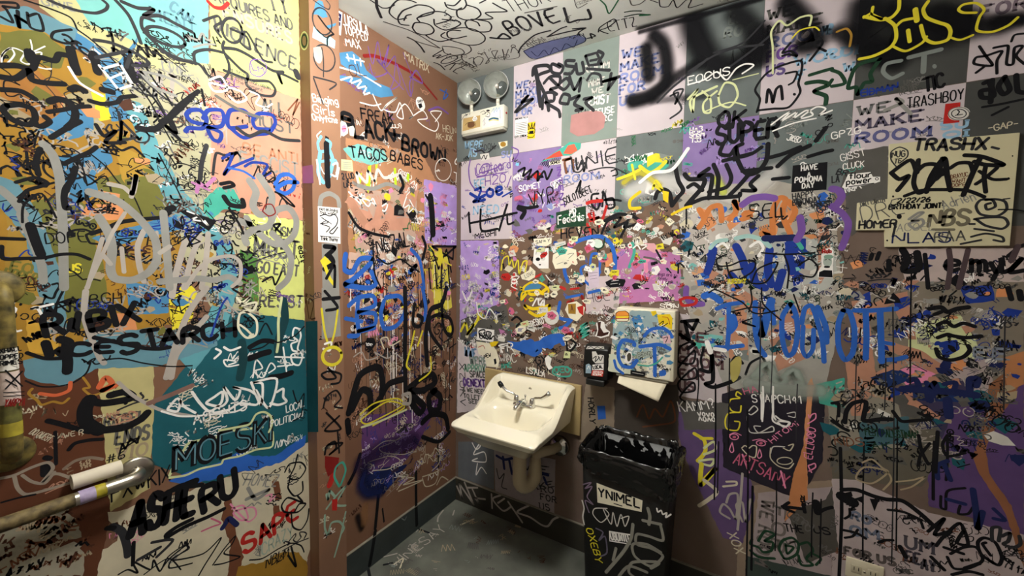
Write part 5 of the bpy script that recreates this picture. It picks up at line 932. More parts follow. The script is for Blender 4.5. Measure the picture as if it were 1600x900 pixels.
R4(1300, 0).t('k', 16, 'TIC', (580, 570), (700, 540), 80).t('G', 5, 'LIVE', (450, 530), (510, 515), 26).t('G', 5, 'BEYOND', (430, 565), (545, 530), 24).t('G', 5, 'THE END', (420, 600), (530, 560), 24).t('k', 7, 'TRASHBOY', (470, 680), (820, 620), 66, 'b').t('B', 10, 'EIDMAN', (180, 605), (410, 555), 40).s('B', 8, '180 580 300 565 400 540').s('g', 20, '330 690 440 640 400 620 490 710').b()
R4(1300, 0).s('k', 14, '920 290 960 350 1000 410 890 400 900 360 960 350 1060 320 1030 380 1030 460').s('k', 14, '900 455 960 410').s('k', 14, '1010 300 1060 290 1100 290 1090 400 1130 400 1140 300 1190 290 1150 350 1200 400').s('k', 12, '1120 260 1140 220 1200 210').b()
R4(1300, 0).s('k', 26, '980 560 930 570 940 610 1010 600 980 510 950 520').s('k', 26, '1000 500 990 640').s('k', 26, '1080 480 1040 540 1070 590 1110 560 1080 490').s('k', 26, '1150 470 1160 570 1200 580').s('k', 14, '940 670 1060 650 1200 620').s('k', 14, '1000 720 1100 670').b()
R4(1300, 0).t('C', 7, '-GAP-', (980, 820), (1160, 790), 36).t('w', 8, 'GPZG', (0, 870), (180, 830), 40).b()
# ---- board tags
B4 = lambda x, y: D('B', x, y, 4)
B4(1300, 225).t('K', 16, 'TRASHX', (510, 40), (960, 30), 66).s('K', 14, '1000 20 1040 30').s('k', 22, '370 180 490 100 530 180 540 100').s('k', 24, '370 180 420 220 480 200 410 290').s('k', 24, '540 100 510 240 540 305 590 280 660 190 690 90').s('k', 24, '530 170 580 130 650 130 690 190').s('k', 26, '590 300 620 200 700 90 720 200 740 290').s('k', 24, '650 220 680 190 700 160').s('k', 22, '740 150 790 120 860 120 880 170').s('k', 26, '820 320 880 180 930 80').s('k', 24, '830 70 940 80 1070 130 960 130 890 110').s('k', 22, '960 300 950 200 960 140').s('k', 20, '900 250 960 210 1030 150').s('k', 18, '920 170 1000 220 1090 220').e('k', 1103, 216, 9, 8).s('k', 20, '455 325 560 290 700 285 840 290 950 330').b()
B4(1300, 225).t('x', 5, 'DRAYUC', (745, 220), (850, 200), 26).t('x', 5, 'WANT', (750, 245), (835, 235), 22).t('x', 5, 'DOPE', (750, 270), (830, 262), 22).b()
B4(1300, 225).s('K', 7, '400 140 370 100 370 50 420 20 470 40 470 80 420 120').t('K', 8, 'NUG', (375, 85), (455, 75), 36).t('K', 7, 'TF', (390, 120), (430, 118), 26).b()
B4(1300, 225).t('k', 8, '2/22/26', (405, 370), (610, 360), 28, 'b', .15).t('k', 8, 'BIRTHDAY JOINT!', (355, 410), (690, 400), 32, 'b').t('G', 8, 'DRE', (195, 490), (450, 430), 100).t('K', 14, 'HOMER', (170, 530), (400, 520), 46).s('K', 12, '400 490 380 580').t('G', 7, 'DIRT EARTH', (180, 390), (330, 360), 26).t('g', 8, 'Adrien', (700, 410), (900, 345), 60).t('#6c6656', 20, 'NBS', (605, 510), (850, 500), 90, 'h', .1).s('#6c6656', 16, '630 535 760 535').s('g', 14, '480 470 540 430 570 430 500 480 560 470 570 500 520 530 480 500 540 480').t('g', 6, 'ACOEL', (405, 545), (640, 540), 46).b()
B4(1300, 225).t('n', 12, 'NLAS', (380, 620), (740, 610), 60).t('G', 10, 'RAA', (640, 610), (830, 600), 60).s('K', 14, '990 370 960 380 970 410 1020 390 1000 350 930 350 900 390 930 440 1030 450 1090 410 1080 360 1020 345 960 350').s('K', 14, '890 470 960 460 1070 460 1100 500 1060 530 960 510 900 470').s('K', 12, '890 530 1010 545').s('K', 12, '870 580 960 560 1060 580 1070 610 1010 600').s('K', 12, '805 625 880 610 930 600').s('K', 12, '860 500 890 500').s('K', 8, '1070 345 1110 340').s('k', 9, '1040 410 1140 410 1200 420').b()
for x, y, q in ((420, 453, 16), (382, 328, 7), (345, 603, 6), (1128, 75, 5)): D('B', 1300, 225, 4).e('k', x, y, q, q).b('screw_hole')
# ---- middle band above the basin: a jumble of small tags
R4(1000, 225).s('y', 22, '0 140 60 180 120 150 160 110').s('y', 16, '80 280 100 230 140 290 90 260').p('Y', '140 290 180 300 175 370 145 350').s('Y', 16, '200 440 280 400 320 390').s('w', 20, '0 240 80 180 200 160 300 30').b()
R4(700, 225).s('Y', 20, '1200 300 1140 350 1140 400 1200 400').s('y', 18, '1060 220 1140 190 1200 160').s('y', 14, '1150 130 1170 220').b()
R4(700, 225).s('b', 24, '750 860 730 800 730 700 790 620 880 585 960 580 1020 630 1045 720 1040 800').s('b', 16, '860 760 830 780 850 850 910 890 940 820 950 740 940 690 900 690 890 760 920 770').b()
R4(700, 450).s('b', 22, '700 90 690 180 760 200 770 190').s('b', 22, '770 120 775 190 730 240 700 250').s('b', 18, '880 30 960 10').s('b', 16, '740 60 840 40').b()
R4(700, 450).p('b', '370 330 440 340 480 320 560 340 620 290 720 280 740 330 680 350 620 380 560 370 560 410 500 420 440 390', 1).b('paint_patch')
R4(700, 450).s('b', 26, '400 360 460 380 520 330 560 400 600 320 640 370 680 300 720 350').s('b', 20, '490 400 540 420 580 390').s('w', 12, '320 360 380 350 330 370 340 400').t('w', 10, 'FR', (330, 400), (410, 395), 50).t('W', 8, 'WOC', (330, 470), (430, 460), 50).t('k', 10, 'NOS', (410, 315), (520, 300), 36).t('w', 8, 'FRESKO', (510, 245), (600, 220), 36).b()
R4(700, 450).t('k', 12, 'GX', (555, 475), (620, 465), 44).t('k', 10, 'DSA', (560, 525), (640, 530), 44).t('t', 12, 'DEO', (670, 530), (760, 525), 36).s('t', 10, '660 500 720 490 770 510 760 550 690 550 655 530 660 500').t('w', 9, 'LS7.LA', (490, 530), (605, 555), 34).t('t', 10, 'AME', (335, 500), (395, 495), 30).b()
R4(700, 450).s('t', 14, '830 240 870 220 820 270 880 250 830 290 880 280 840 310', 1).s('k', 14, '740 290 750 400 800 350 760 320').s('k', 14, '400 200 430 180 460 210 430 240 440 300').b()
R4(700, 450).s('Y', 20, '490 130 480 110 530 130 600 120 635 110 620 150 560 175 510 150', 1).s('Y', 20, '460 70 490 30 480 10 520 40 580 30 620 0').s('w', 10, '530 110 560 60 570 110 600 70 600 110').b()
D('R', 780, 360, 6.43).p('h', '245 590 300 540 400 530 430 570 380 600 260 610', 1).s('Y', 20, '240 610 260 560 330 520 420 530 490 580 490 630 430 640 400 600 240 620 220 690').s('y', 14, '20 400 40 290 90 260 100 350 130 290 150 380 190 290 200 440 240 320 280 310 260 420').s('k', 22, '40 340 50 380').s('r', 26, '150 440 160 600').s('r', 22, '360 470 420 440').s('r', 30, '620 570 660 590').s('R', 30, '830 660 850 720 860 800').s('w', 10, '80 500 160 460 200 470 120 550 180 590').s('w', 10, '470 450 520 510 560 490').s('#b02824', 20, '720 590 800 580').t('k', 9, 'HUEY', (890, 730), (1200, 680), 90).b()
R4(700, 225).p('o', '980 690 1025 680 1032 760 985 770').p('#c8d8cc', '900 600 960 595 970 640 930 660 905 640', 1).s('E', 10, '900 590 910 640 940 655 970 640 980 590').b()
R4(700, 450).s('y', 16, '80 270 110 220 130 280 160 230 120 290 180 210 190 180').b(); R4(700, 450).s('w', 8, '180 90 190 160 230 190 260 130 300 180').s('w', 10, '90 20 120 80 150 20').b()
# ---- magenta sheet and around
D('R', 960, 380, 6.43).t('#4a2a52', 7, 'Things are so', (400, 320), (630, 340), 34).t('#4a2a52', 7, 'lonely', (440, 360), (530, 375), 30).t('w', 11, 'BUK', (430, 420), (530, 430), 44).t('w', 11, 'BUK', (440, 530), (550, 540), 44).s('w', 9, '440 440 480 480 520 520').t('w', 10, 'SON', (460, 650), (640, 660), 44).s('p', 40, '310 160 320 280').s('p', 30, '240 180 340 170').p('#d8a0a8', '300 0 400 0 470 80 400 100 330 60').b()
D('R', 960, 380, 6.43).s('G', 20, '300 140 400 160 470 200').s('k', 20, '420 70 470 160').s('k', 16, '760 60 740 130').s('k', 18, '800 90 830 130').s('k', 18, '860 60 890 90').s('k', 12, '530 250 570 300').s('k', 16, '700 240 650 200 640 300').s('t', 30, '180 0 200 90 150 240').s('w', 14, '190 50 230 20 260 60').s('w', 12, '270 20 330 20 280 60').b()
# thick orange and blue letters of the big piece
for q in ('370 410 400 470 370 520', '400 470 440 400 500 390 510 480', '560 470 600 420 590 360 620 400', '640 470 690 450 660 430', '830 570 830 420 870 340 910 350 890 440 940 560', '930 360 970 420 940 480', '780 540 800 570 760 560', '700 420 650 440'): R4(1000, 225).s('#bf7440', 32, q).b()
for q in ('460 660 440 740 420 800', '600 640 640 720 660 800', '700 760 720 860 780 900', '810 660 800 780 820 880', '890 800 860 900', '940 600 930 700 950 800', '570 820 620 880'): R4(1000, 225).s('B', 44, q).b()
R4(1000, 225).s('#9cc0bc', 26, '600 590 680 575 760 600 810 640').s('#9cc0bc', 24, '440 650 480 610 540 600').s('t', 24, '900 590 970 600 1010 650').s('w', 16, '690 640 740 610 770 650 740 700').s('w', 14, '480 640 520 620 550 650').s('n', 40, '780 590 860 590 960 585').b()
# blue letters
R4(1000, 450).s('b', 26, '480 130 540 105 640 90').s('b', 26, '555 110 555 250 545 380').s('b', 26, '475 370 550 370 640 360').s('b', 40, '580 180 590 230 560 270').s('b', 30, '720 90 720 250 740 360 780 420').s('b', 44, '740 200 760 290 790 190 820 80').s('b', 30, '820 90 835 220').s('b', 28, '940 100 890 180 890 320 920 420 960 400 985 280 970 150 940 100').s('b', 26, '1010 220 1030 130 1070 110 1100 180 1140 330 1150 460').s('b', 24, '1020 240 1015 380 1040 430 1080 380 1085 260').s('b', 30, '1110 120 1160 240 1165 340').s('b', 40, '400 50 440 40 500 80').b()
R4(1300, 450).s('b', 28, '70 140 40 220 40 360 80 450 130 400 140 260 110 150 70 140').s('b', 28, '140 140 250 140 400 130').s('b', 30, '210 150 215 300 210 440').s('b', 32, '300 150 305 300 310 460').s('b', 26, '300 450 400 445 460 430').s('b', 24, '320 340 380 350').b()
R4(1300, 450).s('n', 30, '480 580 520 570 540 620 470 620').s('n', 40, '440 630 600 640 760 650 900 670').s('n', 26, '590 590 610 630 640 590 660 630').s('n', 26, '700 600 770 590 760 640').s('n', 34, '860 640 860 570 910 570 900 610').s('n', 40, '600 640 610 700').s('n', 44, '720 700 730 800').b()
# black loops over the blue field
for q in ('540 690 480 720 490 760 560 760 640 730 720 740 700 800 600 850 560 800 640 780', '760 680 900 690 1090 680', '540 740 560 820 620 900', '900 690 930 780 920 900', '990 760 1060 720 1110 770 1080 830 1000 820', '650 830 700 870 790 860 860 740 740 780 700 860'): R4(1000, 225).s('k', 10, q).b()
R4(1000, 225).t('k', 12, 'SEL', (690, 470), (900, 450), 90).s('k', 10, '880 400 890 470 920 450').b()
R4(1000, 225).s('u', 40, '640 380 700 340 780 330 840 340').s('u', 40, '1000 460 1010 540 980 600').b(); R4(1300, 225).s('u', 40, '0 280 40 290 60 330 30 380 0 390').s('u', 36, '10 400 60 430 100 490 90 570 60 650').b()
R4(1000, 225).t('K', 8, 'HAPPY', (955, 345), (1085, 325), 36).t('K', 8, 'BIRTHDAY', (955, 385), (1130, 360), 34).t('K', 8, 'ERNEST', (1070, 395), (1190, 385), 30).b(); R4(1300, 225).t('w', 6, 'GISST', (60, 110), (210, 70), 44).t('w', 6, 'CLUCK', (70, 160), (200, 140), 36).t('K', 10, 'BR', (25, 190), (90, 200), 34).t('K', 9, 'LA', (0, 240), (45, 235), 40).b()
for q in ('430 30 470 10 560 50 640 90 700 150 760 160 860 140', '690 0 700 80 680 150', '570 150 700 120 780 130', '640 210 720 240 640 215 700 190', '760 0 770 100 880 200', '960 40 1000 150'): R4(1000, 450).s('k', 9, q).b()
R4(1000, 225).t('y', 9, 'TUESDAY', (545, 870), (660, 870), 26).b()
R4(1000, 450).s('u', 34, '290 0 290 60 330 100 390 100').s('r', 18, '250 75 290 60 350 70 340 100 270 110 255 90').b()
R4(1000, 450).s('k', 22, '260 210 360 200 330 260 280 210 310 330 250 290 340 350 300 380', 0).s('k', 12, '330 330 250 370 240 460 330 470 340 390 240 500 260 570 350 560 340 500 240 590 260 650 340 640 330 590 250 680 300 720').b()
R4(1000, 450).s('k', 24, '380 510 440 520 450 420 455 580 410 600 460 620 560 590 620 560').s('k', 18, '640 470 600 430 570 480 580 580').s('w', 30, '420 340 440 400').s('w', 24, '470 380 530 390').p('#a89c58', '560 470 610 420 640 440 620 560 570 600', 1).s('k', 14, '400 370 380 450 390 500').b()
R4(1000, 450).s('k', 14, '760 430 690 470 660 540').s('k', 14, '770 440 800 500').s('w', 10, '760 620 760 820').s('w', 10, '830 620 835 800 900 870 930 840 850 830').b()
# grey-white fuzzy letters
D('R').soft('#98a49c', 26, '1180 590 1200 570 1215 600 1240 580 1250 600', .8).soft('#a8b0a8', 40, '1170 600 1230 610 1280 610', .6).b('spray_paint')
# dark panel with pink and white doodles
D('R', 1120, 600, 5).t('P', 9, 'HA', (220, 80), (320, 60), 44).t('w', 10, 'STAPCH41', (280, 140), (660, 150), 60).s('w', 12, '360 20 365 150 355 290').s('w', 12, '440 20 440 200 440 290 540 330 570 300 500 280 460 250').s('W', 8, '250 210 290 170 320 200 270 240 240 230 240 310 270 380 440 370 430 330 330 380 290 330 340 330').s('C', 8, '195 500 220 480 250 500 280 480 310 490 300 570 250 560 200 510').s('W', 8, '420 540 440 490 530 490').s('C', 8, '420 500 420 580 480 640 560 660 600 620').s('C', 8, '520 500 570 520 600 470 560 480').o('C', 7, 530, 600, 60, 28).s('W', 7, '550 230 610 220 610 260 560 250').b()
D('R', 1120, 600, 5).o('p', 7, 135, 412, 34, 22, 8).e('P', 137, 414, 14, 10).s('p', 6, '90 400 140 380 190 400').o('p', 7, 345, 462, 36, 20, 8).e('P', 345, 462, 14, 10).s('p', 6, '280 440 340 430 390 450').s('p', 7, '120 455 100 510 115 535 132 520 120 455').s('p', 7, '335 505 318 560 330 580 350 560 335 505').t('p', 9, 'HITOMI', (430, 460), (640, 320), 36).s('p', 12, '200 550 250 690').t('P', 12, 'ARTSANY', (130, 610), (540, 800), 90).s('p', 12, '500 680 535 810').b()
D('R', 1120, 600, 5).s('p', 8, '710 310 770 270 770 230 740 240 725 270 715 240').t('p', 9, 'ELLIOGO', (740, 590), (775, 350), 50).s('p', 9, '720 680 770 650 765 620 735 630 715 640 740 690').s('p', 8, '700 360 730 380 715 400').b()
D('R', 1120, 600, 5).s('y', 10, '190 80 160 60 150 90 180 110 110 120 95 170 120 210 180 220 190 170').s('y', 10, '180 220 90 230 65 290 80 350 160 360 180 300 140 290').s('k', 9, '60 460 55 520').b()
R4(1000, 675).s('y', 22, '340 10 400 50 410 110 390 150 360 180').s('y', 18, '380 40 450 40').s('i', 14, '400 100 460 60 470 110 400 140').s('i', 14, '370 180 460 170 440 210 370 190').s('y', 26, '385 200 380 330 470 230 400 300').s('C', 22, '370 460 430 420 480 370 400 300').s('C', 12, '520 340 600 330 600 310 540 310').b()
R4(1000, 675).s('L', 14, '640 260 630 400 610 610').s('L', 13, '540 440 560 390 610 390 600 540 560 480 520 450 500 500 560 540').s('L', 12, '640 560 600 460 640 440 660 560 690 420').b()
R4(1000, 675).s('E', 15, '700 670 690 700 740 720 770 750 820 740 830 690 780 680 840 640 780 620 740 680').s('E', 15, '900 790 870 730 890 680 950 660 990 700 980 760 930 790 900 790').s('E', 13, '910 700 920 760 960 720 910 710').s('E', 15, '1000 700 1050 690 1080 740 1040 790 1080 830 1010 830 990 770').s('E', 14, '1080 760 1130 790 1100 830').s('E', 16, '690 740 740 780 840 790').b()
R4(1000, 675).s('k', 20, '890 465 1020 480').s('k', 18, '930 440 895 470 960 500').s('k', 20, '1020 450 1030 500').t('k', 11, 'THE', (910, 620), (1020, 630), 44).t('k', 12, 'US', (1090, 630), (1190, 640), 40).s('k', 40, '1100 440 1110 500').s('k', 20, '1120 500 1160 480 1200 470').b()
R4(1000, 675).t('C', 10, 'XOX', (550, 630), (600, 760), 50).b(); R4(1000, 450).t('w', 9, 'KAMM?', (250, 770), (470, 750), 60).t('w', 9, 'X8X8', (370, 830), (470, 830), 50).b()
R4(880, 620).b(); D('R', 880, 620, 3.21).t('k', 8, 'HORLY', (125, 5), (135, 130), 28).p('b', '170 45 210 45 215 110 175 115').s('x', 8, '370 100 400 40 430 110 460 60 500 100 540 20 560 120 480 140 400 150').b()
# long drips
for x, y0, y1, w_ in ((1118, 600, 780, 2.4), (1123, 690, 770, 2), (1168, 640, 900, 2.6), (1176, 760, 890, 3.4), (1213, 740, 860, 2), (1246, 600, 690, 1.6), (1270, 770, 870, 2), (1283, 780, 880, 2), (1313, 700, 900, 4.5), (1350, 690, 870, 2.2), (1395, 480, 880, 1.8), (1402, 650, 860, 2), (1460, 690, 780, 4), (1480, 680, 750, 3.4), (1090, 560, 640, 2), (1140, 560, 700, 2), (1384, 560, 640, 1.6), (1338, 560, 660, 1.6), (1424, 420, 600, 2), (1570, 500, 640, 1.8), (1188, 470, 620, 1.8), (1205, 490, 640, 1.4)):
    D('R').s('k' if w_ > 1.9 else 'K', w_, [(x, y0), (x+RND.uniform(-2, 2), (y0+y1)/2), (x-2, y1)]).b('paint_drip')
# right edge words
R4(1300, 225).s('k', 22, '250 690 240 720').s('k', 22, '295 680 280 720').s('k', 26, '355 730 355 790').s('k', 36, '440 660 470 720 450 790 540 780 530 680').s('k', 22, '580 690 600 900').t('k', 24, 'e', (700, 800), (790, 800), 110).t('k', 24, 'my', (870, 800), (1060, 800), 110).s('k', 26, '1060 720 1060 800 1120 780 1180 720 1110 800 1200 790').s('#4a3c40', 26, '730 660 740 760 720 900').s('#4a3c40', 26, '850 660 790 900').s('k', 20, '1100 700 1160 650 1200 630').s('#4a3c40', 30, '1160 640 1120 730').b()
R4(1300, 450).s('k', 26, '1100 0 1120 70').s('k', 30, '1170 20 1180 70').s('k', 26, '610 130 680 120 720 150 780 130 850 120').s('k', 22, '640 165 680 150').s('k', 22, '660 230 710 210 760 240 820 220 890 240').s('k', 22, '660 310 720 290 760 300 840 310 930 300').s('k', 22, '650 380 670 430 740 450 820 430 860 390 850 360').s('k', 24, '740 370 760 390').b()
R4(1300, 450).s('k', 20, '0 830 60 870 100 890').s('k', 24, '80 840 90 770 130 720 210 710 200 790 200 830 300 820 370 820').s('k', 20, '380 770 430 830 500 830 610 820').s('k', 18, '540 780 610 810').s('k', 18, '0 720 40 720 40 800').t('k', 9, 'PA', (135, 900), (190, 895), 44).b()
R4(1300, 675).t('x', 9, 'KIDS', (20, 80), (200, 90), 50).t('E', 8, 'FEST PALESTINIAN', (210, 20), (540, 40), 44).t('E', 8, 'AK', (250, 105), (370, 105), 40).b()
R4(1300, 675).s('k', 24, '60 360 150 360 260 400 340 420 440 430 540 500 640 590').s('k', 60, '60 400 130 440').p('k', '140 415 190 400 200 450').p('k', '235 415 295 420 265 495').p('k', '30 390 120 370 130 400 90 410 130 450 110 465').s('k', 16, '350 485 450 500 560 550').s('k', 14, '450 540 540 540 570 600').s('k', 18, '600 620 700 540 640 640 740 620 690 660 650 710').s('k', 18, '710 640 800 570 850 700 780 690 820 620').s('k', 16, '720 780 760 850 850 850 940 800 900 720 820 720 740 760').s('k', 20, '830 850 920 820').s('k', 18, '700 720 820 760').s('k', 18, '750 890 850 870 940 890').s('k', 20, '620 780 700 860').s('k', 24, '425 715 460 780').b()
R4(1300, 675).s('k', 18, '1010 820 930 760 910 690 950 660 1020 690 1060 780 1040 830 980 800').s('k', 16, '960 690 940 700 990 770').s('K', 18, '1000 680 1000 600 1050 600 1040 680').s('K', 18, '1060 650 1110 630 1100 680 1070 700 1130 720 1175 700 1170 650').b()
R4(1300, 675).s('n', 24, '660 290 660 210 720 180').s('n', 24, '700 200 740 300').s('k', 14, '680 400 680 470 710 480 720 370 830 350').s('k', 14, '800 460 790 510 850 510 880 470').s('n', 30, '880 360 900 500 910 600 940 500').s('n', 22, '720 420 830 450').s('n', 20, '1010 480 1080 550 1010 540').b()
R4(1300, 675).s('z', 10, '190 190 250 170 310 220 350 250 250 320 150 290 200 220 330 240 370 300 320 360').s('z', 9, '400 310 500 300 580 280 500 340 430 360').s('k', 20, '660 0 650 150 645 250').s('k', 18, '540 20 560 120 600 200').s('k', 16, '610 70 550 150 540 210').s('k', 16, '720 20 690 80 720 150 830 130').b()
R4(1300, 675).s('k', 16, '60 610 150 630 210 665').s('k', 16, '290 690 330 675 380 675').s('k', 14, '110 480 110 520 80 540').s('k', 14, '80 660 130 650 160 610').b()
# ---- ceiling
def CC(k=5.333): return D('C', 560, 0, k)
CC().s('K', 14, '100 0 160 40 200 65 250 65 300 40').s('K', 26, '150 0 155 60 190 145').s('K', 14, '480 20 420 0 330 0 270 60 260 110 320 160 400 150').s('K', 14, '420 210 350 200 330 150 370 90 440 60 500 40 580 50 630 80 620 110 560 130 490 150 510 180').s('K', 14, '440 120 400 130 380 170').b()
CC().s('K', 14, '490 150 540 120 640 95 720 105 770 140 760 165 720 180 650 200').s('K', 14, '450 230 470 190 540 190 600 210 630 250 610 280 540 290 480 270 450 230').s('K', 14, '630 160 640 210 720 250 800 230 850 200 830 175 700 160').s('K', 14, '850 255 780 250 740 270 750 310 810 320 900 300').s('K', 14, '570 300 560 290 600 320 680 345 800 320').s('K', 13, '780 240 880 230 980 250 1050 300 1050 340 1000 370 920 375 820 350 700 310 690 290 720 270').b()
CC().s('G', 12, '210 180 300 210 420 250 520 300 600 350 680 400').s('K', 16, '410 310 470 340 520 390 550 435').s('G', 11, '410 310 500 350 640 390 680 400').b()
CC().s('K', 14, '720 20 740 60 800 80 870 75 900 40 890 0').s('K', 15, '860 65 820 90 830 140 890 165 970 160 1020 120 990 70 900 40').s('K', 14, '740 40 800 45 850 0').s('K', 14, '1010 215 990 185 920 165 890 190 920 240 1010 265 1090 260 1110 220 1080 180 1000 165').s('K', 15, '1120 25 1180 60 1235 95 1060 105 1120 150 1060 160 940 160').s('K', 14, '1010 25 1060 0').b()
CC().t('K', 13, 'WOKE', (580, 470), (830, 610), 100).s('K', 12, '630 520 680 540 720 580').s('G', 11, '700 395 720 440 800 460 880 445 860 410 780 390 700 385').s('G', 12, '820 350 920 380 940 420 900 450 860 460 870 500 920 530 930 555').b()
CC().s('G', 8, '920 490 960 480 960 530 1010 540 1040 490 1000 470 960 500 990 560').s('G', 8, '1020 450 1050 440 1090 510 1060 530 1100 480 1140 490 1110 430 1150 420').s('G', 8, '1160 420 1140 480 1210 470 1200 410 1220 500').s('G', 8, '1250 410 1230 490 1330 480 1340 440 1290 390 1270 440').o('G', 8, 1290, 385, 18, 12).b()
D('C').p('v', '818 80 845 68 905 54 915 60 912 66 880 78 838 92 828 90').b('paint_patch'); D('C').s('n', 1.6, '818 80 845 68 905 54 915 60 912 66 880 78 838 92 828 90 818 80').s('n', 1.2, '830 80 840 88 850 78 858 86 866 74 876 80 884 68 896 74 902 62').b()
D('C', 700, 0, 4).s('K', 16, '265 235 310 240 390 240 345 210 310 240').t('K', 16, 'BOVE', (400, 220), (700, 130), 90).s('K', 18, '725 50 740 100 755 140 810 125 890 115 875 60').s('K', 11, '440 330 460 290 540 220 640 190').s('K', 11, '620 230 700 180 740 165').s('K', 12, '620 230 740 200 860 175 780 180').s('K', 10, '860 175 820 200 810 220').b()
D('C', 700, 0, 4).t('G', 6, 'AREM', (500, 290), (605, 255), 34).t('K', 9, 'THOR', (390, 80), (640, 10), 80).s('G', 8, '480 80 580 60 680 40').s('G', 6, '790 0 810 50 870 20').s('K', 11, '870 240 920 225 890 210 900 240').s('K', 9, '940 200 950 170 1030 120 1050 130 1000 170 950 190 1000 210').t('K', 9, 'ETTZ', (1010, 200), (1180, 160), 60).b()
D('C', 860, 0, 5).s('e', 12, '390 0 430 40 460 105 530 0').s('E', 12, '580 95 640 85 710 85').s('E', 12, '580 130 680 110 780 115').s('e', 20, '700 120 770 115').s('G', 10, '620 0 640 40 700 30 740 0').s('K', 9, '850 0 860 50 920 50 960 0 990 60 1060 0 1100 0 1080 60 1190 30').s('K', 8, '780 0 840 20').b()
fill('C', '580 0 1150 0 1000 40 730 110', 14, (8, 20), 'GgK', (.5, 1), 'cnb', 61)
# ---- floor and skirting scratches
F4 = lambda x, y: D('F', x, y, 4)
F4(500, 675).s('C', 10, '460 830 520 790 500 850').t('L', 9, 'WINESAY', (470, 850), (790, 610), 50).s('L', 9, '770 490 740 530 735 560').s('L', 8, '840 490 830 520').s('C', 12, '880 580 960 545').s('L', 9, '400 780 480 760').s('k', 16, '400 830 450 820').s('k', 14, '610 605 680 630').s('k', 18, '300 850 310 900').b('floor_scratch')
fill('F', '640 800 700 790 800 840 700 900 580 900', 34, (6, 16), 'LzHNL', (.5, 1.2), 'zxhx', 62, .5, name='floor_scratches')
fill('F', '720 800 900 830 900 900 740 900', 16, (6, 14), 'zNX', (.5, 1.2), 'zxh', 63, .5, name='floor_scratches')
D('BR', 680, 680, 5).s('L', 16, '170 400 210 490 190 380 300 540 230 370', 0).s('L', 14, '250 410 330 410').s('L', 14, '290 420 340 530 310 490 390 500', 0).s('L', 14, '440 460 445 570').s('L', 14, '510 470 450 500 530 590 590 560').s('L', 14, '490 530 540 495').s('L', 16, '570 520 680 680').s('L', 15, '730 550 640 600 740 640 830 700 880 710 920 660 960 640').b()
D('BL', 500, 675, 4).s('k', 24, '600 460 605 580').s('k', 26, '345 620 330 720 310 830').s('H', 6, '510 540 530 550 540 530').b()
# ================================================================== stickers: each a thing of its own
def stick(surf, ox, oy, k, pts, col, label, ops=None, group=None, jag=0, sm=0, cat='sticker', name='sticker'):
    d = D(surf, ox, oy, k); S = d.S
    q = [d.uv(*p) for p in nums(pts)]
    if sm: q = chaikin(q+[q[0]], sm)[:-1]
    if jag: q = [p+Vector((RND.uniform(-jag, jag), RND.uniform(-jag, jag))) for p in q]
    d.puv(col, q, .0001); n = len(q); i0 = len(d.V); m = d.mi(paint(col))
    d.V += [S.pos(p, d.off) for p in q]+[S.pos(p, d.off-.00009) for p in q]; d.U += [0]*(2*n)
    for i in range(n): d.F.append((i0+i, i0+(i+1) % n, i0+n+(i+1) % n, i0+n+i)); d.M.append(m)
    if ops: ops(d)
    o = d.b(name, parent=None); tag(o, label, cat, group); return o
stick('R', 1000, 225, 4, '955 135 1172 112 1165 285 945 302', 'k', 'black square sticker reading HAVE A POMONA DAY', lambda d: d.t('w', 6.5, 'HAVE', (1008, 168), (1110, 156), 32, 's').t('w', 6, 'A', (1047, 204), (1066, 202), 27, 's').t('w', 6.5, 'POMONA', (968, 243), (1138, 230), 33, 's').t('w', 6.5, 'DAY', (1014, 278), (1088, 270), 31, 's'))
stick('R', 1300, 225, 4, '100 190 240 175 255 205 300 205 300 235 270 245 80 280 62 270 75 245', 'w', 'white cut-out sticker with black lettering flour power', lambda d: d.t('k', 7, 'flour', (108, 220), (245, 207), 38, 'b').t('k', 7, 'power', (90, 256), (245, 240), 38, 'b').s('k', 5, '105 268 260 245').o('k', 4, 280, 218, 9, 8))
stick('R', 700, 225, 4, '676 428 862 386 864 512 678 526', 'E', 'dark green sticker with white handwritten lettering', lambda d: d.t('w', 8, 'NO', (765, 440), (800, 430), 32, 'b').t('w', 11, 'Feddhis', (690, 500), (850, 475), 50).s('e', 5, '700 470 740 440 780 470 820 440 850 470'))
stick('P', 250, 225, 4, '986 388 1125 400 1128 624 988 612', 'w', 'white paper sticker with a black ink drawing on the post', lambda d: d.s('k', 7, '1000 450 1030 440 1060 450 1090 440 1110 470 1100 510 1060 550 1080 560 1110 520').s('k', 6, '1010 460 1050 490 1010 500 1060 520 1040 550').s('K', 5, '1000 500 1040 480 1070 500').t('K', 5, 'Not enjoying', (998, 415), (1110, 425), 20).t('K', 5, 'this world', (1000, 435), (1100, 445), 18).t('K', 6, 'Think Thorny', (1005, 600), (1110, 608), 22).s('k', 4, '1000 575 1120 585'))
stick('L', 500, 0, 4, '108 62 140 80 130 222 108 214', 'w', 'narrow white sticker with a navy block beside the post', lambda d: d.p('n', '110 75 134 92 126 165 110 158').t('w', 5, '1', (116, 110), (120, 110), 24, 'b').s('w', 5, '114 130 126 138'))
stick('L', 500, 0, 4, '600 650 598 622 612 602 634 610 652 640 658 670 648 690 630 690 612 676', 'w', 'small round white sticker with a black fist on brown paint', lambda d: d.t('k', 5, 'UNITY', (612, 640), (645, 640), 14).p('k', '612 650 634 645 640 668 622 680'), sm=1)
stick('L', 470, 130, 6, '205 365 245 345 385 470 355 580 190 440', 'w', 'red and white slanted sticker with black scrawl at the post edge', lambda d: d.p('r', '215 360 245 345 400 470 340 480').s('k', 14, '200 400 240 470 230 400 280 500 260 430 310 520 300 460 340 550 340 490', 0).p('r', '190 440 200 440 355 570 350 582')) 
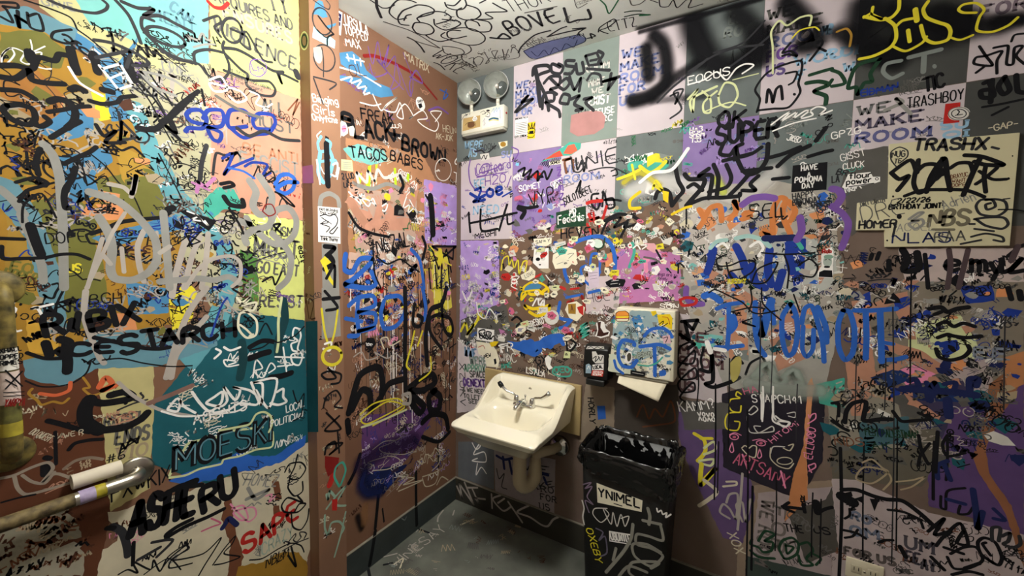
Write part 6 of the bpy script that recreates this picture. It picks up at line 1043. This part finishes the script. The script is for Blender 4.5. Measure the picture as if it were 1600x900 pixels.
stick('L', 470, 130, 6, '370 375 380 350 420 370 440 420 440 470 400 500 370 480', 'w', 'torn white sticker with a pink face beside the post', lambda d: d.p('p', '385 400 420 390 430 440 400 470 380 440', 1).s('r', 8, '385 430 420 425'))
stick('L', 470, 130, 6, '445 410 490 400 505 430 495 500 460 490', 'c', 'torn cream sticker next to the red scrawled one')
stick('L', 500, 225, 4, '132 95 200 102 208 172 132 164', 'i', 'small pale green printed sticker with tiny text', lambda d: [d.s('g', 4, [(140, y), (190, y+5)]) for y in (112, 124, 136, 148)] and d)
stick('P', 440, 0, 7.5, '370 560 440 540 470 570 480 700 440 760 380 690', 'L', 'faded lilac sticker scribbled over on the post', None, sm=1)
stick('E', 700, 100, 7.5, '178 640 378 600 378 735 170 790', '#b89c68', 'tan sticker with a brown dog on the emergency light', lambda d: d.p('#6a4a30', '230 690 300 670 320 720 280 750 230 745', 1).s('k', 5, '200 720 230 690 310 680 320 730').p('w', '285 650 310 600 345 630 340 660 300 675', 1).s('k', 4, '300 650 320 625 332 655 300 655'))
stick('E', 700, 100, 7.5, '410 640 520 560 640 500 640 690 400 760', 'w', 'white sticker with a rainbow arc on the emergency light', lambda d: d.s('e', 10, '480 650 530 630 590 640').s('#3a5aa0', 9, '480 660 530 640 592 650').s('y', 8, '480 670 530 655 592 662').s('k', 6, '430 580 460 560 490 580 480 620 440 610').e('k', 470, 545, 22, 10).e('k', 462, 590, 5, 5).s('k', 3, '410 680 430 640 420 720 440 690').s('#4a90c8', 5, '510 560 540 520 540 570 570 510 570 560 600 510 610 560').s('k', 4, '610 540 610 640'))
D('E', 700, 100, 7.5).t('K', 4, 'Ard', (200, 610), (260, 590), 26).b('marker_writing'); D('E', 700, 100, 7.5).s('K', 6, '160 660 190 610 230 590 210 610').b('marker_writing'); D('E', 700, 100, 7.5).s('K', 5, '380 570 420 550 440 580 400 590').b('marker_writing')
stick('R', 700, 100, 7.5, '790 640 940 615 940 800 920 830 785 870', 'w', 'white printed flyer with black lines and CITY CREW at its foot', lambda d: [d.s('G', 5, [(795, y), (925, y-18)]) for y in (700, 720, 740, 760, 780, 800, 820)] and d.t('k', 6, 'BREAKS TILLA', (790, 655), (935, 630), 16, 'b').t('k', 8, 'CITY CREW', (785, 866), (915, 846), 20, 'b'))
stick('R', 700, 100, 7.5, '935 690 1025 675 1020 870 930 880', 'Y', 'yellow sticker with a black cartoon hand over the flyer', lambda d: d.s('k', 9, '945 760 940 700 970 760 985 690 990 760 1020 690 1010 760').s('k', 9, '940 770 990 750 1020 770 1010 810 950 815 935 800').p('k', '950 790 1005 780 1000 812 955 815').s('k', 8, '930 850 960 860 1000 855 1015 830'))
stick('R', 1300, 0, 4, '708 650 802 640 795 765 693 775', 'r', 'red rectangular sticker under the round seal sticker', None)
stick('R', 1300, 0, 4, '722 720 735 690 775 668 830 668 862 690 858 720 825 748 775 755 735 745', 'W', 'round white seal sticker with dark ring over the red sticker', lambda d: d.o('G', 4, 792, 711, 66, 40).o('K', 5, 792, 711, 46, 28).s('k', 6, '780 720 795 700 785 690').s('k', 5, '770 722 815 715'), sm=1)
stick('R', 1000, 225, 4, '1140 660 1200 645 1210 690 1205 760 1205 838 1112 832 1110 800 1135 760 1132 700', 'w', 'white cut-out sticker of a moustached man in a black suit with red lettering', lambda d: d.t('r', 8, 'Rob', (1142, 685), (1195, 680), 26, 'b').e('#a8b4ac', 1172, 735, 28, 36).e('k', 1168, 768, 20, 7).p('k', '1116 830 1120 800 1150 788 1200 790 1204 834').s('K', 4, '1155 725 1165 722').s('K', 4, '1180 722 1190 725').e('#7fa090', 1178, 705, 30, 14))
stick('R', 880, 470, 6, '310 210 345 185 385 200 400 260 440 290 430 330 350 350 300 330 320 280', 'w', 'white sticker with a dark brown cowboy boot above the soap dispenser', lambda d: d.p('#3a201a', '320 200 355 195 350 250 380 300 430 290 420 315 360 335 315 330 330 270'), sm=0)
stick('R', 880, 470, 6, '45 20 130 0 200 60 190 130 130 190 60 160 20 80', 'c', 'cream torn sticker with a gold square marked A above the basin', lambda d: d.p('d', '45 30 120 25 118 125 50 120').t('x', 8, 'A', (72, 100), (95, 100), 60, 'b').p('r', '130 60 190 40 190 140 150 110'), jag=.003)
stick('R', 700, 450, 4, '185 248 290 262 284 338 180 324', 'w', 'small white sticker with a black tag left of the basin', lambda d: d.s('k', 9, '200 310 195 270 230 262 225 300 200 290 250 320 240 275 270 280 260 320 285 300').t('k', 8, 'SOUL', (200, 315), (275, 318), 36))
stick('R', 700, 450, 4, '175 335 270 345 300 390 310 420 320 450 310 495 240 490 230 430 190 410', 'c', 'torn cream sticker cluster at the left end of the basin', lambda d: d.t('k', 7, 'NEW', (228, 436), (270, 430), 22).p('k', '286 445 300 440 305 470 292 480').s('r', 4, '190 370 220 360 230 380'), jag=.003)
stick('R', 700, 450, 4, '258 345 290 330 318 335 300 365 270 368', 'Y', 'small yellow star sticker above the cream cluster', None, jag=.004)
stick('R', 700, 450, 4, '620 150 660 135 695 160 692 210 650 235 610 215 600 180', 'W', 'round dirty white sticker above the blue scrawl', lambda d: d.s('z', 5, '620 180 650 170 670 190 640 200'), sm=1)
stick('R', 700, 450, 4, '605 440 625 420 648 440 640 480 656 500 630 512 612 480', 'w', 'small white figure sticker above the basin', None)
stick('R', 780, 360, 6.43, '345 85 530 75 525 130 470 160 390 155 350 120', 'c', 'half-round cream sticker lettered SANDY', lambda d: d.t('G', 7, 'SANDY', (370, 135), (510, 118), 32, 'b'))
stick('R', 780, 360, 6.43, '350 185 500 175 495 380 400 385 340 330', 'w', 'white torn sticker with a black spotted animal face', lambda d: d.e('k', 390, 290, 22, 18).e('k', 440, 275, 14, 16).s('k', 5, '370 240 380 190').s('k', 5, '420 250 430 185').e('k', 410, 345, 12, 7).s('K', 4, '470 210 485 230 475 250'), jag=.003)
stick('R', 780, 360, 6.43, '555 130 665 105 672 140 560 175', 'W', 'small white strip sticker tilted over the green line', lambda d: d.s('t', 5, '575 155 650 132'))
stick('R', 780, 360, 6.43, '540 240 680 170 770 190 780 290 690 370 560 385 530 310', 'c', 'large crumpled cream sticker inside the blue circle edge', lambda d: d.s('K', 4, '570 280 650 220').s('K', 4, '580 340 700 300').s('K', 5, '690 240 750 230 700 280'), jag=.004)
stick('R', 780, 360, 6.43, '215 450 300 400 310 360 365 410 360 470 300 505 230 490', 'c', 'cream bird-shaped sticker above the yellow car outline', lambda d: d.t('K', 6, 'LOVE', (265, 480), (350, 440), 36))
stick('R', 780, 360, 6.43, '890 380 1000 370 1005 560 905 600', '#c8b8c8', 'pale lilac sticker within the blue heart outline', lambda d: d.s('K', 3, '910 430 990 420').s('K', 3, '910 460 980 450').s('K', 3, '915 490 985 480'))
stick('R', 780, 360, 6.43, '1070 520 1110 490 1140 480 1180 470 1260 480 1270 520 1250 570 1180 560 1120 575 1080 555', 'k', 'black spiky splat sticker with white speckles', lambda d: d.s('w', 4, '1130 510 1200 500').s('w', 4, '1120 540 1190 530').e('w', 1150, 500, 4, 4).e('w', 1210, 540, 4, 4), jag=.006)
stick('R', 780, 360, 6.43, '330 200 345 190 350 180 330 182', 'W', 'tiny white scrap next to the spotted animal sticker')
stick('R', 700, 225, 4, '586 112 640 70 720 20 760 -10 835 -5 830 30 770 70 700 80', 't', 'teal and red ragged sticker with a mountain shape', lambda d: d.p('#c04a3a', '600 100 660 60 700 40 720 75 640 90').p('#d06048', '720 60 750 10 790 0 810 40 770 65'), jag=.003)
stick('R', 700, 225, 4, '632 112 708 98 710 124 634 134', 'c', 'little cream strip with printed letters under the ragged sticker', lambda d: d.t('k', 5, 'SIGNED', (640, 128), (700, 118), 16, 'b'))
stick('R', 700, 225, 4, '315 -10 372 -20 372 10 330 30', 'c', 'cream sticker with a mustard fist below the flyer', lambda d: d.e('d', 345, 2, 18, 16))
stick('R', 700, 225, 4, '200 65 255 55 262 95 210 105', 'W', 'small pale sticker with black scribble on the printed sheet', lambda d: d.s('k', 6, '210 95 225 70 235 95 245 70'))
stick('O', 880, 470, 6, '275 600 380 590 378 650 272 650', 'w', 'white sticker reading LOCAL on the soap dispenser', lambda d: d.t('k', 9, 'LOCAL', (285, 640), (370, 632), 30, 'b'))
stick('O', 880, 470, 6, '272 652 380 655 370 712 262 700', '#c0392e', 'red sticker with white text under the LOCAL sticker', lambda d: d.t('w', 5, 'ARTISTS', (280, 675), (370, 680), 16, 'b').t('w', 5, 'DESERVE', (278, 697), (362, 702), 16, 'b'))
stick('O', 880, 470, 6, '212 600 240 588 262 610 262 680 210 678', '#8aa0b0', 'small blue-grey sticker on the left of the soap dispenser', lambda d: d.s('w', 5, '225 640 240 610 250 640'))
stick('O', 880, 470, 6, '275 480 300 475 320 510 350 500 380 510 378 580 300 590 270 560', 'W', 'scratched white sticker on the soap dispenser front', lambda d: d.s('k', 8, '280 540 310 520 300 570 340 530').s('k', 8, '330 520 350 560 370 520'), jag=.003)
stick('O', 880, 470, 6, '215 452 230 425 380 428 385 450', 'W', 'strip of white scrawl across the top of the soap dispenser', lambda d: d.s('k', 6, '230 445 260 430 290 448 320 432 350 446 375 436'))
# towel dispenser front
def dd(): return D('D', 880, 470, 6)
for c, q in (('#8fa3a8', '470 200 640 90 820 100 1020 300 1000 480 700 560 460 400'), ('#c8ccb8', '430 500 640 480 640 690 420 660'), ('#b8bcb8', '780 330 900 320 900 420 780 410'), ('#d8d4c4', '780 560 1000 480 1000 740 780 720'), ('h', '640 140 730 150 760 260 700 330 660 240')): dd().p(c, q, 1, .002).b('paint_patch')
fill('D', '960 490 1050 492 1048 592 958 575', 110, (4, 9), 'wwkhbWtGkG', (.5, 1.3), 'cnzbx', 71, .5, blobs=80, bcols='hwWqkGiH', bsize=(2, 6))
dd().s('b', 34, '640 380 560 370 520 440 520 540 560 610 640 620 690 560').s('b', 34, '720 430 800 420 900 410 1000 450').s('b', 34, '855 430 860 560 860 700').s('b', 30, '760 330 820 270 920 255 990 290 1020 340').s('b', 26, '480 560 500 630 560 680').p('b', '900 660 960 640 970 700 900 710', 1).p('b', '660 370 690 400 680 440 640 420', 1).b()
dd().s('t', 14, '700 600 800 610 880 580 930 530').b()
stick('D', 880, 470, 6, '880 130 1000 125 1025 160 1020 270 960 240 900 230', 'Y', 'yellow sticker with black paint splashes on the towel dispenser', lambda d: d.s('k', 8, '900 220 940 190 930 240 980 210').s('r', 6, '930 150 980 160 1000 220').s('w', 6, '910 240 950 220'))
stick('D', 880, 470, 6, '820 100 870 92 878 120 840 145', 'Y', 'small yellow scrap at the top of the towel dispenser')
stick('D', 880, 470, 6, '590 500 610 475 640 480 650 520 640 575 600 590 570 570', 'w', 'white sticker with a dark tombstone shape on the towel dispenser', lambda d: d.p('#4a4438', '598 510 612 488 635 492 640 530 628 565 602 570', 1))
stick('D', 880, 470, 6, '632 648 770 672 765 712 630 690', 'k', 'black strip sticker at the foot of the towel dispenser', lambda d: d.s('W', 4, '650 672 750 690'))
stick('D', 880, 470, 6, '690 480 840 470 835 520 690 530', '#9aa49a', 'grey-green sticker lettered SENZ on the towel dispenser', lambda d: d.t('K', 6, 'SENZ', (700, 520), (830, 510), 34))
stick('D', 880, 470, 6, '930 330 1000 320 1010 400 940 400', '#d8b0b8', 'pink sticker on the right side of the towel dispenser', lambda d: d.s('k', 7, '940 350 980 340 960 390'))
stick('D', 880, 470, 6, '480 90 620 85 625 195 490 200', 'c', 'cream sticker showing a round orange cheeseburger on the towel dispenser', lambda d: d.p('#4a1c10', '488 150 490 115 520 95 585 92 618 115 622 150 618 182 600 196 510 196 490 182').p('#d88838', '494 145 498 118 525 100 582 98 610 118 615 140').p('#e8c838', '492 145 617 143 612 160 498 162').p('#b03020', '496 162 614 160 612 168 500 170').p('#e6dcc0', '498 170 612 168 606 186 596 190 514 190 500 184'))
# bin
stick('T', 880, 620, 3.212, '168 432 398 520 394 578 172 530', 'c', 'cream name sticker with black tag lettering on the bin', lambda d: d.t('k', 9, 'YNIMEL', (178, 500), (385, 558), 44, 'b').s('k', 5, '255 535 295 548'))
stick('T', 880, 620, 3.212, '230 672 342 690 338 742 232 725', 'w', 'black and white sticker reading UBUNTU on the bin', lambda d: d.p('k', '235 680 338 696 334 736 236 720').t('w', 7, 'UBUNTU', (242, 716), (330, 730), 34, 'b'))
D('T', 880, 620, 3.212).s('W', 5, '220 560 160 560 150 590 190 630 230 590 200 560 240 640 250 580 270 650 290 590 310 650 330 600 290 610').b('marker_writing')
D('T', 880, 620, 3.212).s('#8a8880', 16, '425 560 435 600 430 640').s('#8a8880', 15, '400 620 490 640').s('#8a8880', 16, '350 640 340 710 300 780 215 880').s('#8a8880', 14, '265 760 250 820').s('#8a8880', 14, '490 650 500 720 430 700 370 690 370 740 440 760 500 800 440 850 360 800 350 740 420 740 490 780').s('#8a8880', 14, '440 860 480 830 350 830 330 880 380 920').s('#8a8880', 14, '280 900 330 850 420 880').b('marker_writing')
D('T', 880, 620, 3.212).s('#7a6a80', 6, '100 440 140 430 110 460 145 450 120 500 150 540 110 520 130 580').b('marker_writing')
D('T', 880, 620, 3.212).t('y', 7, 'OXEBY', (115, 660), (165, 830), 34).b('marker_writing')
for c_, q_ in (('#6a6478', '165 660 200 680 180 720 210 700 220 780 190 800'), ('W', '95 520 105 560 98 600 106 640'), ('w', '470 560 475 578 492 570 500 590 520 582 515 605 540 590')): D('T', 880, 620, 3.212).s(c_, 7, q_, 1).b('marker_writing')
# bars: scratched lettering
SURF['V'] = Surf((.0575+.0190, -1.829, 1.2), (.97, .02, 0), (0, 0, 1), vbar, .0003)
D('V', 0, 420, 5.625).t('k', 9, 'XHALL', (0, 745), (190, 715), 40, 'b').t('k', 9, 'OPPED', (0, 800), (200, 780), 40, 'b').t('k', 9, 'RIMES', (0, 855), (195, 830), 40, 'b').b('sticker_print')
D('V', 0, 560, 3.46).s('k', 7, '30 65 120 150').s('k', 7, '30 165 120 70').s('k', 6, '30 115 90 150').s('k', 5, '20 185 130 180').s('k', 5, '20 205 130 200').t('R', 5, 'YARPYA', (22, 262), (130, 255), 40, 'b').b('sticker_print')
# many small torn stickers scattered through the middle band
CN = dict(w='white', c='cream', W='off-white', y='yellow', r='red', P='rose', t='teal', o='orange', L='grey', i='pale green', k='black', K='dark grey', B='navy', E='dark green')
R_ = random.Random(99); zone = nums('785 385 880 360 965 340 1065 330 1062 400 960 470 900 480 890 555 780 540')
for i in range(70):
    while True:
        x, y = R_.uniform(780, 1065), R_.uniform(335, 560)
        if inpoly(x, y, zone): break
    w_, h_ = R_.uniform(4, 10), R_.uniform(3.5, 8); a = R_.gauss(0, .4); ca, sa = math.cos(a), math.sin(a)
    k = R_.randint(4, 6); pts = [(x+w_*math.cos(6.28*j/k+.7)*R_.uniform(.75, 1.1)*ca-h_*math.sin(6.28*j/k+.7)*sa, y+w_*math.cos(6.28*j/k+.7)*sa+h_*math.sin(6.28*j/k+.7)*R_.uniform(.75, 1.1)*ca) for j in range(k)]
    col = R_.choice('wccwWWccyrPtoLi'); ink = R_.choice('kkKBrE')
    def ops(d, x=x, y=y, w_=w_, h_=h_, ink=ink):
        for q in scrib(R_, R_.choice('cnmz'))[:5]: d.suv(ink, .7*d.S.scale(d.uv(x, y)), [d.uv(x+p.x*w_*.6, y-p.y*h_*.7) for p in q], 1, False)
    stick('R', 0, 0, 1, pts, col, 'small torn %s sticker with %s scribble in the layered cluster above the basin' % (CN[col], CN[ink]), ops, 'torn stickers layered above the basin')
